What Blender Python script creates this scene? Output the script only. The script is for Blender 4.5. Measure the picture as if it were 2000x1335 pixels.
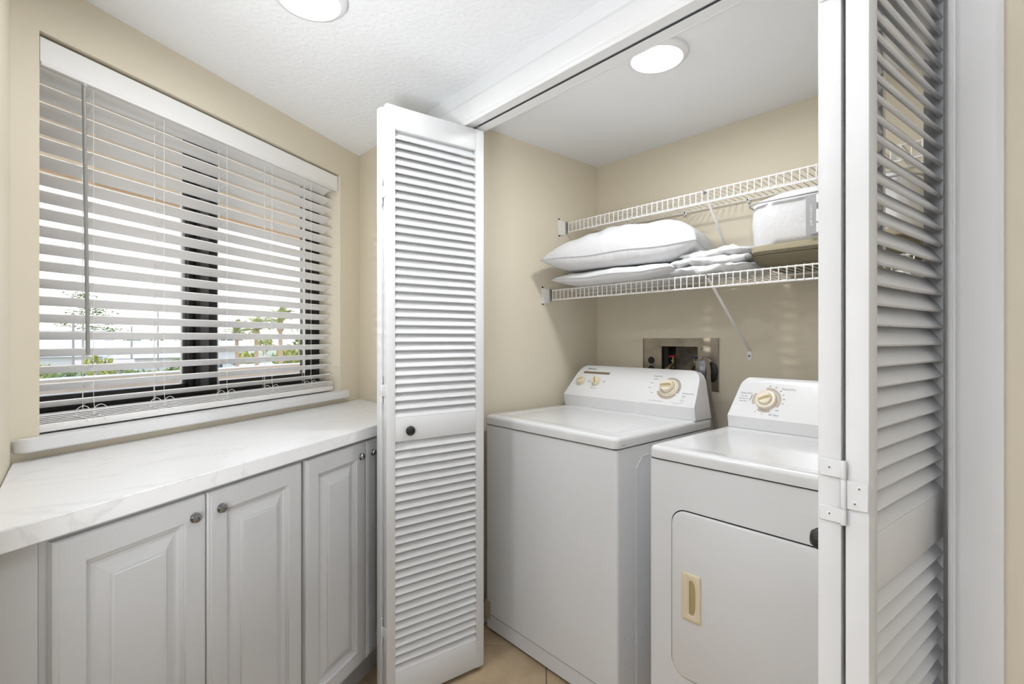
import bpy, bmesh, math, random
from mathutils import Vector, Matrix, Euler, noise
random.seed(7)
S = bpy.context.scene
for o in list(bpy.data.objects): bpy.data.objects.remove(o)
C = S.collection
PI = math.pi; R = math.radians

# ------------------------------------------------------------------ camera
cam_d = bpy.data.cameras.new('camera'); cam = bpy.data.objects.new('camera', cam_d); C.objects.link(cam)
cam.location = (0, 0, 1.236); cam.rotation_euler = (PI/2, 0, R(48.67))
cam_d.sensor_width = 36; cam_d.lens = 976*36/2000; cam_d.shift_y = -5.5/2000; cam_d.clip_start = .02; cam_d.clip_end = 2000
S.camera = cam
# ------------------------------------------------------------------ colour management
S.view_settings.view_transform = 'Standard'; S.view_settings.look = 'None'
S.view_settings.gamma = 1; S.view_settings.use_curve_mapping = False
S.view_settings.exposure = 0.0
# ------------------------------------------------------------------ sky
W = bpy.data.worlds.new('sky'); S.world = W; W.use_nodes = True
nt = W.node_tree; nt.nodes.clear()
wo = nt.nodes.new('ShaderNodeOutputWorld'); bg = nt.nodes.new('ShaderNodeBackground')
tc = nt.nodes.new('ShaderNodeTexCoord'); sp = nt.nodes.new('ShaderNodeSeparateXYZ'); cr = nt.nodes.new('ShaderNodeValToRGB')
nt.links.new(tc.outputs['Generated'], sp.inputs[0]); nt.links.new(sp.outputs['Z'], cr.inputs[0])
cr.color_ramp.elements[0].position = 0.0; cr.color_ramp.elements[0].color = (1, 1, 1, 1)
cr.color_ramp.elements[1].position = 0.9; cr.color_ramp.elements[1].color = (.50, .68, 1, 1)
nt.links.new(cr.outputs[0], bg.inputs[0]); bg.inputs[1].default_value = 3.0
nt.links.new(bg.outputs[0], wo.inputs[0])
# ------------------------------------------------------------------ sun, lamps and added fills
def light(name, kind, loc, energy, rot=(0, 0, 0), color=(1, 1, 1), **kw):
    d = bpy.data.lights.new(name, kind); d.energy = energy; d.color = color
    for k, v in kw.items(): setattr(d, k, v)
    o = bpy.data.objects.new(name, d); C.objects.link(o); o.location = loc; o.rotation_euler = rot
    return o
sun_dir = Vector((math.cos(R(62)), math.sin(R(62)), -.13))          # the way the sunlight travels
sun = light('sun', 'SUN', (-6, -6, 8), .55, color=(1, .93, .82), angle=R(.6))
sun.rotation_euler = sun_dir.to_track_quat('-Z', 'Y').to_euler()
ZC = 2.163
COOL = (.945, .973, 1)
light('ceiling_lamp_light', 'AREA', (-1.371, 0.481, ZC-.035), 5.2, shape='DISK', size=.15, color=COOL)
light('closet_lamp_light', 'AREA', (-0.909, 1.426, ZC-.035), 7.0, shape='DISK', size=.14, color=COOL)
light('hall_top_fill', 'AREA', (.55, -.75, ZC-.03), 3.0, shape='DISK', size=.3, color=COOL)  # unseen lamp added behind the camera as extra room fill
# unseen up-light added like a bounced flash, to lift the ceiling
light('bounce_fill', 'AREA', (-.15, -.42, .95), 49.0, rot=(R(180+20), R(-34), 0), shape='DISK', size=.6, color=COOL)
# unseen area fills added behind and to the right to brighten the room
light('hall_back_fill', 'AREA', (.9, -2.15, 1.15), 3.0, rot=(R(90), 0, 0), shape='RECTANGLE', size=2.6, size_y=2.0, color=COOL)
light('side_fill', 'AREA', (2.55, -.5, 1.15), 7.0, rot=(R(90), 0, R(90)), shape='RECTANGLE', size=2.6, size_y=2.0, color=COOL)

# ------------------------------------------------------------------ materials
def srgb(r, g, b):
    f = lambda c: (c/255/12.92) if c/255 <= .04045 else ((c/255+.055)/1.055)**2.4
    return (f(r), f(g), f(b), 1)
def mat(name, col, rough=.5, metal=0, bump=0, bscale=50, spec=.5, vary=0, vscale=8, coat=0, stretch=None, col2=None, detail=4):
    m = bpy.data.materials.new(name); m.use_nodes = True; t = m.node_tree; b = t.nodes['Principled BSDF']
    b.inputs['Base Color'].default_value = col; b.inputs['Roughness'].default_value = rough; b.inputs['Metallic'].default_value = metal
    b.inputs['Specular IOR Level'].default_value = spec; b.inputs['Coat Weight'].default_value = coat
    def coords(sc):
        g = t.nodes.new('ShaderNodeNewGeometry'); mp = t.nodes.new('ShaderNodeMapping')
        t.links.new(g.outputs['Position'], mp.inputs[0])
        if stretch: mp.inputs['Scale'].default_value = stretch
        n = t.nodes.new('ShaderNodeTexNoise'); n.inputs['Scale'].default_value = sc; n.inputs['Detail'].default_value = detail
        t.links.new(mp.outputs[0], n.inputs['Vector']); return n
    if bump:
        n = coords(bscale); bp = t.nodes.new('ShaderNodeBump'); bp.inputs['Strength'].default_value = bump; bp.inputs['Distance'].default_value = .004
        t.links.new(n.outputs[0], bp.inputs['Height']); t.links.new(bp.outputs[0], b.inputs['Normal'])
    if vary or col2:
        n = coords(vscale); r = t.nodes.new('ShaderNodeValToRGB')
        c2 = col2 or tuple(c*(1-vary) for c in col[:3])+(1,)
        r.color_ramp.elements[0].position = .35; r.color_ramp.elements[0].color = c2
        r.color_ramp.elements[1].position = .65; r.color_ramp.elements[1].color = col
        t.links.new(n.outputs[0], r.inputs[0]); t.links.new(r.outputs[0], b.inputs['Base Color'])
    return m
WHITE = (.80, .80, .805, 1)
M = {}
M['wall'] = mat('beige_wall_paint', (.74, .672, .54, 1), .55, bump=.12, bscale=35, spec=.3)
M['hall_wall'] = mat('pale_hall_paint', (.74, .735, .73, 1), .6, bump=.1, bscale=35, spec=.3)  # neutral tone on unseen hall walls, chosen for the light they bounce
M['ceiling'] = mat('textured_white_ceiling', (.90, .915, .94, 1), .8, bump=1.0, bscale=60, spec=.2, detail=6)
M['ceiling_smooth'] = mat('smooth_white_ceiling', (.85, .865, .89, 1), .8, bump=.05, bscale=30, spec=.2)
M['trim'] = mat('white_gloss_trim', (.81, .815, .825, 1), .32, bump=.03, bscale=25)
M['door'] = mat('white_door_paint', (.73, .735, .745, 1), .38, bump=.04, bscale=40)
M['cabinet'] = mat('white_thermofoil', (.585, .588, .595, 1), .33)
M['appliance'] = mat('white_enamel', (.78, .785, .797, 1), .22, coat=.3)
M['console'] = mat('white_enamel_console', (.81, .81, .82, 1), .25, coat=.2)
M['blind'] = mat('white_faux_wood', (.87, .86, .85, 1), .5, bump=.1, bscale=60, stretch=(3, 3, 60))
M['cord'] = mat('white_cord', (.85, .84, .80, 1), .7)
M['wand'] = mat('grey_plastic_wand', (.30, .30, .29, 1), .35)
M['sill'] = mat('white_sill', (.80, .80, .805, 1), .35, bump=.1, bscale=60)
M['bronze'] = mat('dark_bronze_aluminium', (.012, .011, .011, 1), .35, metal=.3)
M['bronze_lit'] = mat('bronze_stile_lit', (.09, .085, .09, 1), .4, metal=.3)  # same bronze with the light on the stile put into its colour
M['gasket'] = mat('pale_gasket', (.75, .75, .76, 1), .5)
M['steel'] = mat('galvanised_steel', (.42, .38, .32, 1), .38, metal=.85, vary=.25, vscale=14)
M['steel_grey'] = mat('grey_steel', (.30, .31, .33, 1), .42, metal=.8)
M['chrome'] = mat('chrome', (.75, .75, .75, 1), .12, metal=1)
M['nickel'] = mat('brushed_nickel', (.36, .36, .37, 1), .2, metal=1)
M['black'] = mat('black_iron', (.012, .012, .012, 1), .4, bump=.4, bscale=300)
M['dark'] = mat('dark_gap', (.02, .02, .02, 1), .8)
M['almond'] = mat('almond_plastic', (.80, .70, .52, 1), .35)
M['almond_dark'] = mat('dark_almond', (.46, .36, .17, 1), .45)  # deeper almond for grips, grooves and the door pull recess
M['almond_light'] = mat('light_almond_plastic', (.82, .74, .60, 1), .35)
M['tan_print'] = mat('tan_print', (.50, .42, .34, 1), .5)
M['brown_print'] = mat('brown_print', (.23, .17, .11, 1), .4)
M['grey_print'] = mat('grey_print', (.42, .40, .37, 1), .5)
M['ink'] = mat('dark_ink', (.05, .05, .06, 1), .5)
M['ink_soft'] = mat('soft_ink', (.30, .30, .31, 1), .5)
M['red'] = mat('red_handle', (.62, .015, .02, 1), .3)
M['blue'] = mat('blue_handle', (.02, .05, .16, 1), .35)
M['brass'] = mat('brass', (.36, .29, .18, 1), .4, metal=.8)
M['recess'] = mat('shaded_box_steel', (.035, .03, .025, 1), .6, metal=.3)  # shade inside the outlet box put into the steel's colour
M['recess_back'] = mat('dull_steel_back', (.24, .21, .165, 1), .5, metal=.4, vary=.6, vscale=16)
M['wire'] = mat('white_vinyl_wire', (.85, .83, .80, 1), .4)
M['linen'] = mat('white_linen', (.69, .69, .70, 1), .85, bump=.9, bscale=24, spec=.2, stretch=(1.6, .7, 1), detail=3)
M['piping'] = mat('grey_piping', (.50, .51, .53, 1), .8)
M['tape'] = mat('old_tape', (.50, .42, .27, 1), .5)
M['scuff'] = mat('scuff', (.12, .12, .12, 1), .7)
M['hose'] = mat('grey_cable', (.27, .23, .20, 1), .5)
M['bag_base'] = mat('tan_fabric', (.17, .145, .09, 1), .7, bump=.3, bscale=200)
M['bag_zip'] = mat('olive_zip_band', (.38, .33, .22, 1), .6, bump=.5, bscale=260)
M['tag_grey'] = mat('grey_label', (.36, .36, .37, 1), .4)
M['tag_white'] = mat('white_label', (.85, .85, .85, 1), .4)
M['tile'] = mat('beige_ceramic_tile', (.54, .41, .265, 1), .38, bump=.1, bscale=20, col2=(.43, .32, .20, 1), vscale=9, detail=8)
M['grout'] = mat('brown_grout', (.25, .19, .13, 1), .9)
M['stucco'] = mat('peach_stucco', (.80, .64, .48, 1), .9, bump=.3)
M['ledge'] = mat('white_parapet', (.80, .80, .80, 1), .8)
M['house_wall'] = mat('pale_house_wall', (.50, .49, .48, 1), .8)
M['roof'] = mat('pale_metal_roof', (.56, .58, .61, 1), .6)
M['roof_tan'] = mat('tan_roof', (.50, .40, .33, 1), .8)
M['glass_dark'] = mat('dark_pane', (.06, .07, .08, 1), .15)
M['leaf'] = mat('green_foliage', (.22, .28, .08, 1), .8, col2=(.09, .14, .04, 1), vscale=3)
M['leaf_yellow'] = mat('yellow_green_foliage', (.44, .40, .07, 1), .8, col2=(.18, .22, .05, 1), vscale=2)
M['leaf_dark'] = mat('dark_foliage', (.10, .15, .06, 1), .8, col2=(.05, .08, .04, 1), vscale=2)
M['palm_leaf'] = mat('palm_frond', (.24, .32, .14, 1), .7, col2=(.45, .40, .16, 1), vscale=1.5)
M['trunk'] = mat('palm_trunk', (.38, .26, .18, 1), .9, bump=.6, bscale=8)
M['pole'] = mat('weathered_pole', (.30, .25, .22, 1), .9)
M['ground'] = mat('sandy_ground', (.44, .39, .31, 1), .95, col2=(.24, .27, .12, 1), vscale=.12)
M['yellow'] = mat('yellow_sand_court', (.60, .45, .12, 1), .9)
# worktop: pale veined laminate
def marble():
    m = mat('veined_laminate', (.80, .80, .80, 1), .28); t = m.node_tree; b = t.nodes['Principled BSDF']
    g = t.nodes.new('ShaderNodeNewGeometry'); mp = t.nodes.new('ShaderNodeMapping'); mp.inputs['Rotation'].default_value = (0, 0, R(30)); mp.inputs['Scale'].default_value = (1.9, .55, 1)
    n = t.nodes.new('ShaderNodeTexNoise'); n.inputs['Scale'].default_value = 4.5; n.inputs['Detail'].default_value = 8; n.inputs['Distortion'].default_value = .9
    r = t.nodes.new('ShaderNodeValToRGB'); e = r.color_ramp.elements
    e[0].position = .485; e[0].color = (.85, .85, .86, 1); e[1].position = .515; e[1].color = (.85, .85, .86, 1)
    k = e.new(.50); k.color = (.77, .77, .775, 1)
    t.links.new(g.outputs['Position'], mp.inputs[0]); t.links.new(mp.outputs[0], n.inputs['Vector']); t.links.new(n.outputs[0], r.inputs[0]); t.links.new(r.outputs[0], b.inputs['Base Color'])
    return m
M['worktop'] = marble()
def emis(name, col, st):
    m = bpy.data.materials.new(name); m.use_nodes = True; b = m.node_tree.nodes['Principled BSDF']
    b.inputs['Emission Color'].default_value = col; b.inputs['Emission Strength'].default_value = st; return m
M['lamp'] = emis('lit_diffuser', (1, .99, .97, 1), 2.2)
def glass(name, rough=0, ior=1.45, clear=.0):
    m = bpy.data.materials.new(name); m.use_nodes = True; t = m.node_tree; t.nodes.clear()
    o = t.nodes.new('ShaderNodeOutputMaterial'); mx = t.nodes.new('ShaderNodeMixShader'); tr = t.nodes.new('ShaderNodeBsdfTransparent'); gl = t.nodes.new('ShaderNodeBsdfGlossy')
    mx.inputs[0].default_value = ior; gl.inputs['Roughness'].default_value = rough
    t.links.new(tr.outputs[0], mx.inputs[1]); t.links.new(gl.outputs[0], mx.inputs[2]); t.links.new(mx.outputs[0], o.inputs[0])
    return m
M['glass'] = glass('window_glass', .0, .04)
M['vinyl'] = glass('clear_vinyl', .12, .09)

# ------------------------------------------------------------------ mesh helpers
class MB:
    def __init__(s): s.b = bmesh.new()
    def box(s, x0, x1, y0, y1, z0, z1, bev=0, seg=2, mi=0):
        vs = [s.b.verts.new((x, y, z)) for z in (z0, z1) for y in (y0, y1) for x in (x0, x1)]
        fs = [s.b.faces.new([vs[i] for i in q]) for q in ((0, 2, 3, 1), (4, 5, 7, 6), (0, 1, 5, 4), (2, 6, 7, 3), (0, 4, 6, 2), (1, 3, 7, 5))]
        for f in fs: f.material_index = mi
        if bev: bmesh.ops.bevel(s.b, geom=list({e for f in fs for e in f.edges}), offset=bev, segments=seg, profile=.5, affect='EDGES', clamp_overlap=True)
        return s
    def prism(s, pts, a0, a1, axis='x', mi=0):
        """polygon pts extruded along axis; pts are the other two coordinates in order (x:(y,z) y:(x,z) z:(x,y))"""
        def P(p, a): return {'x': (a, p[0], p[1]), 'y': (p[0], a, p[1]), 'z': (p[0], p[1], a)}[axis]
        A = [s.b.verts.new(P(p, a0)) for p in pts]; B = [s.b.verts.new(P(p, a1)) for p in pts]
        n = len(pts); fs = [s.b.faces.new(A), s.b.faces.new(B[::-1])]
        for i in range(n): fs.append(s.b.faces.new([A[i], B[i], B[(i+1) % n], A[(i+1) % n]]))
        for f in fs: f.material_index = mi
        bmesh.ops.recalc_face_normals(s.b, faces=fs)
        return s
    def poly(s, pts, mi=0):
        f = s.b.faces.new([s.b.verts.new(p) for p in pts]); f.material_index = mi; return s
    def tube(s, pts, r, seg=8, mi=0, taper=None):
        pts = [Vector(p) for p in pts]; rings = []; up = None
        for i, p in enumerate(pts):
            d = (pts[min(i+1, len(pts)-1)]-pts[max(i-1, 0)]).normalized()
            if up is None: up = d.orthogonal().normalized()
            else: up = (up-d*up.dot(d)).normalized() if (up-d*up.dot(d)).length > 1e-5 else d.orthogonal().normalized()
            sd = d.cross(up); rr = r if taper is None else r+(taper-r)*i/(len(pts)-1)
            rings.append([s.b.verts.new(p+(up*math.cos(2*PI*k/seg)+sd*math.sin(2*PI*k/seg))*rr) for k in range(seg)])
        fs = []
        for a, b in zip(rings, rings[1:]):
            for k in range(seg): fs.append(s.b.faces.new([a[k], a[(k+1) % seg], b[(k+1) % seg], b[k]]))
        fs.append(s.b.faces.new(rings[0][::-1])); fs.append(s.b.faces.new(rings[-1]))
        for f in fs: f.material_index = mi
        return s
    def lathe(s, prof, c=(0, 0, 0), seg=24, mi=0, ax='z', sx=1, sy=1):
        """prof: (radius, height)"""
        rings = []; fs = []
        def P(x, y, z): return {'z': (c[0]+x, c[1]+y, c[2]+z), 'y': (c[0]+x, c[1]+z, c[2]+y), 'x': (c[0]+z, c[1]+x, c[2]+y)}[ax]
        for r, h in prof:
            if r < 1e-6: rings.append([s.b.verts.new(P(0, 0, h))])
            else: rings.append([s.b.verts.new(P(r*sx*math.cos(2*PI*k/seg), r*sy*math.sin(2*PI*k/seg), h)) for k in range(seg)])
        for a, b in zip(rings, rings[1:]):
            for k in range(seg):
                j = (k+1) % seg
                if len(a) == 1 and len(b) == 1: continue
                if len(a) == 1: fs.append(s.b.faces.new([a[0], b[j], b[k]]))
                elif len(b) == 1: fs.append(s.b.faces.new([a[k], a[j], b[0]]))
                else: fs.append(s.b.faces.new([a[k], a[j], b[j], b[k]]))
        for f in fs: f.material_index = mi
        bmesh.ops.recalc_face_normals(s.b, faces=fs)
        return s
    def grid(s, fn, nu, nv, mi=0, closed_u=False):
        V = [[s.b.verts.new(fn(i/nu, j/nv)) for j in range(nv+1)] for i in range(nu+(0 if closed_u else 1))]
        n = len(V)
        for i in range(nu):
            for j in range(nv):
                try: s.b.faces.new([V[i][j], V[(i+1) % n][j], V[(i+1) % n][j+1], V[i][j+1]]).material_index = mi
                except ValueError: pass
        return s
    def xf(s, m):
        bmesh.ops.transform(s.b, matrix=m, verts=s.b.verts); return s
    def mesh(s, name, mats, ang=38, weld=0):
        if weld: bmesh.ops.remove_doubles(s.b, verts=s.b.verts, dist=weld)
        s.b.normal_update()
        for f in s.b.faces: f.smooth = True
        for e in s.b.edges: e.smooth = len(e.link_faces) == 2 and e.calc_face_angle(0) < R(ang)
        me = bpy.data.meshes.new(name); s.b.to_mesh(me); s.b.free()
        for m in (mats if isinstance(mats, (list, tuple)) else [mats]): me.materials.append(m)
        return me
    def build(s, name, mats, parent=None, loc=(0, 0, 0), rot=(0, 0, 0), ang=38, label=None, kind=None, weld=0):
        return link(name, s.mesh(name, mats, ang, weld), parent, loc, rot, label, kind)
def link(name, me, parent=None, loc=(0, 0, 0), rot=(0, 0, 0), label=None, kind=None):
    o = bpy.data.objects.new(name, me); C.objects.link(o); o.parent = parent; o.location = loc; o.rotation_euler = rot
    if label: o['label'] = label
    if kind: o['kind'] = kind
    return o
def thing(name, label, cat, loc=(0, 0, 0), rz=0, group=None, kind=None):
    o = bpy.data.objects.new(name, None); C.objects.link(o); o.location = loc; o.rotation_euler = (0, 0, rz)
    o['label'] = label; o['category'] = cat; o.empty_display_size = .05
    if group: o['group'] = group
    if kind: o['kind'] = kind
    return o
def tag(o, label, cat, group=None, kind=None):
    o['label'] = label; o['category'] = cat
    if group: o['group'] = group
    if kind: o['kind'] = kind
    return o
def struct(name, mb, m, parent=None, **k): return mb.build(name, m, parent, kind='structure', **k)
def root(name, loc=(0, 0, 0), rz=0):
    o = bpy.data.objects.new(name, None); C.objects.link(o); o.location = loc; o.rotation_euler = (0, 0, rz); o['kind'] = 'structure'; o.empty_display_size = .05
    return o
def text(body, size, m, parent, mtx, name='lettering', align='CENTER', extr=.0002):
    cu = bpy.data.curves.new(name, 'FONT'); cu.body = body; cu.size = size; cu.align_x = align; cu.align_y = 'CENTER'; cu.extrude = extr; cu.resolution_u = 2
    o = bpy.data.objects.new('tmp', cu); C.objects.link(o)
    me = bpy.data.meshes.new_from_object(o.evaluated_get(bpy.context.evaluated_depsgraph_get())); bpy.data.objects.remove(o); bpy.data.curves.remove(cu)
    me.name = name; me.materials.clear(); me.materials.append(m)
    t = link(name, me, parent); t.matrix_local = mtx; return t

# ================================================================== ROOM SHELL
FY = 1.093                                   # front plane of the closet wall
A2 = Vector((-2.415, FY, 0)); DR = Vector((-.5, math.sqrt(3)/2, 0)); NI = Vector((math.sqrt(3)/2, .5, 0)); WR = R(120)
BX, BY = (A2-DR*1.393).x, (A2-DR*1.393).y    # corner of window wall and left wall
CY = 2.13; CXL = -1.725; CXR = -.10          # closet interior
JL, JR, JH = -1.676, -.144, 2.030            # clear opening

fl = root('floor')
g = MB().box(-3.2, 2.6, -2.2, 2.4, -.06, -.0035); struct('grout_bed', g, M['grout'], fl)
# diagonal tiles
T = .405; o0 = Vector((-1.4225, 1.4345)); u = Vector((1, 1)).normalized(); v = Vector((1, -1)).normalized()
tme = MB().box(.002, T-.002, .002, T-.002, -.010, 0, bev=.0015, seg=1).mesh('tile', M['tile'])
for i in range(-8, 9):
    for j in range(-8, 9):
        c = o0+u*(i+.5)*T+v*(j+.5)*T
        if not (-2.75 < c.x < .45 and -.35 < c.y < 2.2): continue
        q = o0+u*i*T+v*(j+1)*T
        link('tile', tme, fl, (q.x, q.y, 0), (0, 0, R(45)))
# ceilings
g = MB().box(-2.9, 2.6, -2.2, FY+.0, ZC, ZC+.08); struct('ceiling', g, M['ceiling'])
g = MB().box(CXL-.1, CXR+.1, FY+.001, CY+.1, ZC, ZC+.08); struct('ceiling', g, M['ceiling_smooth'])
# closet interior walls
struct('wall_closet_left', MB().box(CXL-.09, CXL, FY+.09, CY+.09, 0, ZC), M['wall'])
struct('wall_closet_right', MB().box(CXR, CXR+.09, FY+.09, CY+.09, 0, ZC), M['wall'])
# back wall with a hole for the outlet box
HX0, HX1, HZ0, HZ1 = -1.335, -1.140, 1.02, 1.205
g = MB(); g.box(CXL, HX0, CY, CY+.14, 0, ZC); g.box(HX1, CXR, CY, CY+.14, 0, ZC); g.box(HX0, HX1, CY, CY+.14, 0, HZ0); g.box(HX0, HX1, CY, CY+.14, HZ1, ZC)
struct('wall_closet_back', g, M['wall'])
# closet front wall
g = MB(); g.box(-2.62, JL-.012, FY, FY+.09, 0, ZC); g.box(JR+.012, 2.6, FY, FY+.09, 0, ZC); g.box(JL-.012, JR+.012, FY, FY+.09, JH+.012, ZC)
struct('wall_closet_front', g, M['wall'])
# left wall (parallel to closet front)
struct('wall_left', MB().box(BX-.004, -.80, BY-.12, BY, 0, ZC), M['wall'])
struct('wall_hall_side', MB().box(-.92, -.80, -2.2, BY-.12, 0, ZC), M['hall_wall'])
struct('wall_hall_back', MB().box(-.80, 2.6, -2.3, -2.2, 0, ZC), M['hall_wall'])
struct('wall_right', MB().box(2.6, 2.7, -2.3, FY+.09, 0, ZC), M['hall_wall'])
# window wall, in (s, out, z) coordinates
WS0, WS1, WZ0, WZ1 = -1.335, -.151, .975, 2.021
g = MB(); T2 = .20
g.box(-1.62, WS0, 0, T2, 0, ZC+.1); g.box(WS1, .12, 0, T2, 0, ZC+.1); g.box(WS0, WS1, 0, T2, 0, WZ0); g.box(WS0, WS1, 0, T2, WZ1, ZC+.1)
struct('wall_window', g, M['wall'], loc=A2, rot=(0, 0, WR))
# baseboard in the closet
g = MB(); g.box(CXL, CXL+.012, FY+.09, CY, 0, .085, bev=.003); struct('baseboard_closet_left', g, M['trim'])
g = MB(); g.box(CXL+.012, CXR, CY-.012, CY, 0, .085, bev=.003); struct('baseboard_closet_back', g, M['trim'])
g = MB(); g.box(JR+.09, 2.6, FY-.012, FY, 0, .085, bev=.003); struct('baseboard_front', g, M['trim'])
# jamb lining
g = MB(); g.box(JL-.012, JL, FY-.002, FY+.092, 0, JH+.012); struct('trim_1', g, M['trim'])
g = MB(); g.box(JR, JR+.012, FY-.002, FY+.092, 0, JH+.012); struct('trim_2', g, M['trim'])
g = MB(); g.box(JL, JR, FY-.002, 1.132, JH, JH+.012); g.box(JL, JR, 1.141, 1.184, JH, JH+.012); g.box(JL, JR, 1.178, 1.186, JH-.0008, JH+.03, bev=.0008)
hd = struct('trim_3', g, M['trim'])
g = MB(); g.box(JL, JR, 1.127, 1.145, JH+.010, JH+.022); g.box(JL, JR, 1.1315, 1.1330, JH-.001, JH+.02); g.box(JL, JR, 1.1400, 1.1415, JH-.001, JH+.02)
g.build('door_track', M['steel_grey'], hd)
# casing profile (w across, d depth out of the wall)
CP = [(0, 0), (0, .009), (.004, .012), (.007, .0125), (.009, .010), (.012, .010), (.015, .0135), (.022, .0155), (.070, .0165), (.078, .0165), (.085, .013), (.085, 0)]
def casing_strip(g, frame, a0, a1, mitre0=0, mitre1=0):
    """frame(w, d, a) -> point"""
    A = [g.b.verts.new(frame(w, d, a0-mitre0*w)) for w, d in CP]; B = [g.b.verts.new(frame(w, d, a1+mitre1*w)) for w, d in CP]
    n = len(CP); fs = [g.b.faces.new(A), g.b.faces.new(B[::-1])]+[g.b.faces.new([A[i], B[i], B[(i+1) % n], A[(i+1) % n]]) for i in range(n)]
    bmesh.ops.recalc_face_normals(g.b, faces=fs)
g = MB(); casing_strip(g, lambda w, d, a: (a, FY-d, JH-.008+w), JL+.006, JR-.0, 1, 1); struct('trim_4', g, M['trim'])
g = MB(); casing_strip(g, lambda w, d, a: (JL+.006-w*.777, FY-d, a), 0, JH-.008, 0, 1); struct('trim_5', g, M['trim'])
g = MB(); casing_strip(g, lambda w, d, a: (JR+w*.777, FY-d, a), 0, JH-.008, 0, 1); struct('trim_6', g, M['trim'])
# smooth white strip between head casing and the ceiling
struct('trim_7', MB().box(JL-.09, 1.2, FY-.004, FY, JH+.077, ZC), M['ceiling_smooth'])

# ================================================================== WINDOW
win = root('window_1', A2, WR)
g = MB(); F0, F1 = .12, .17
g.box(WS0, WS1, F0, F1, WZ0, 1.078, bev=.002); g.box(WS0, WS1, F0, F1, 1.975, WZ1, bev=.002)
g.box(WS0, WS0+.06, F0, F1, 1.078, 1.975, bev=.002); g.box(-.228, WS1, F0, F1, 1.078, 1.975, bev=.002)
g.box(WS0, WS1, F0-.025, F0, WZ0, 1.035, bev=.002)
fr = g.build('window_frame', M['bronze'], win)
g = MB(); g.box(-.842, -.795, F0-.012, F0+.03, 1.06, 1.985, bev=.002); g.box(-.757, -.716, F0-.004, F0+.03, 1.06, 1.985, bev=.002)
g.box(-.822, -.815, F0-.02, F0-.012, 1.07, 1.98); g.build('sash_stile', M['bronze'], win)
g = MB(); g.box(-.795, -.757, F0-.006, F0+.03, 1.06, 1.985, bev=.002); g.build('sash_stile', M['bronze_lit'], win, label='bronze interlock stile coloured as lit')
for a, b in ((-.853, -.849), (-.245, -.237)):
    MB().box(a, b, F0+.01, F0+.016, 1.078, 1.975).build('glass_gasket', M['gasket'], win)
for a, b in ((WS0+.06, -.842), (-.716, -.228)):
    MB().box(a, b, F0+.018, F0+.022, 1.078, 1.975).build('pane', M['glass'], win)
# sill board, bullnosed ends
def rrect(x0, x1, y0, y1, r, n=6, corners=(1, 1, 1, 1)):
    pts = []
    for (cx, cy, a), on in zip(((x0+r, y0+r, 180), (x1-r, y0+r, 270), (x1-r, y1-r, 0), (x0+r, y1-r, 90)), corners):
        if on: pts += [(cx+r*math.cos(R(a+90*k/n)), cy+r*math.sin(R(a+90*k/n))) for k in range(n+1)]
        else: pts.append({180: (x0, y0), 270: (x1, y0), 0: (x1, y1), 90: (x0, y1)}[a])
    return pts
g = MB(); g.prism(rrect(-1.391, -.108, -.034, 0, .026, corners=(1, 1, 0, 0)), .957, .990, 'z')
bmesh.ops.bevel(g.b, geom=[e for e in g.b.edges if abs(e.verts[0].co.z-e.verts[1].co.z) < 1e-6], offset=.0035, segments=2, affect='EDGES')
g.box(WS0, WS1, -.004, F0-.0255, .957, .990)
g.build('window_sill', M['sill'], win)

# ================================================================== WINDOW BLIND
bl = thing('window_blind', 'wide white slatted blind with grey tilt wand hanging in the window', 'blind', A2, WR)
bl['category'] = 'blind'
g = MB(); g.prism([(.012, 1.950), (.012, 2.013), (.024, 2.013), (.024, 1.950)], -1.327, -.157)
g.box(-1.327, -.157, .008, .022, 1.940, 1.950, bev=.003); g.box(-1.327, -1.321, .024, .05, 1.95, 2.013); g.box(-.163, -.157, .024, .05, 1.95, 2.013)
g.build('valance', M['blind'], bl)
MB().box(-1.315, -.17, .028, .072, 1.965, 2.008, bev=.003).build('head_rail', M['blind'], bl)
SL0, SL1 = -1.3295, -.188
def slat_mesh(cr=.0025, th=.0028, w=.050):
    g = MB(); n = 6; top = []; bot = []
    for i in range(n+1):
        t = i/n-.5; z = cr*(1-4*t*t)
        top.append((t*w, z+th/2)); bot.append((t*w, z-th/2))
    g.prism(bot+top[::-1], SL0, SL1); return g
ang = math.atan2(.0208, .0455)
sm = slat_mesh().mesh('slat', M['blind'])
for k in range(-4, 16):
    zr = 1.258+.0456*k-.0015
    o = link('slat', sm, bl, (0, .044, zr-.0106), (-ang*(1 if k > -4 else .9), 0, 0))
sm2 = slat_mesh(.0008, .0024).mesh('slat', M['blind'])
for k in range(5):                                  # stacked slats on the bottom rail
    link('slat', sm2, bl, (0, .0415-.0005*k, 1.0192+.0045*k), (R(-1), 0, 0))
MB().box(SL0, SL1+.004, .013, .065, .9950, 1.0165, bev=.004).build('bottom_rail', M['blind'], bl)
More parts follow.
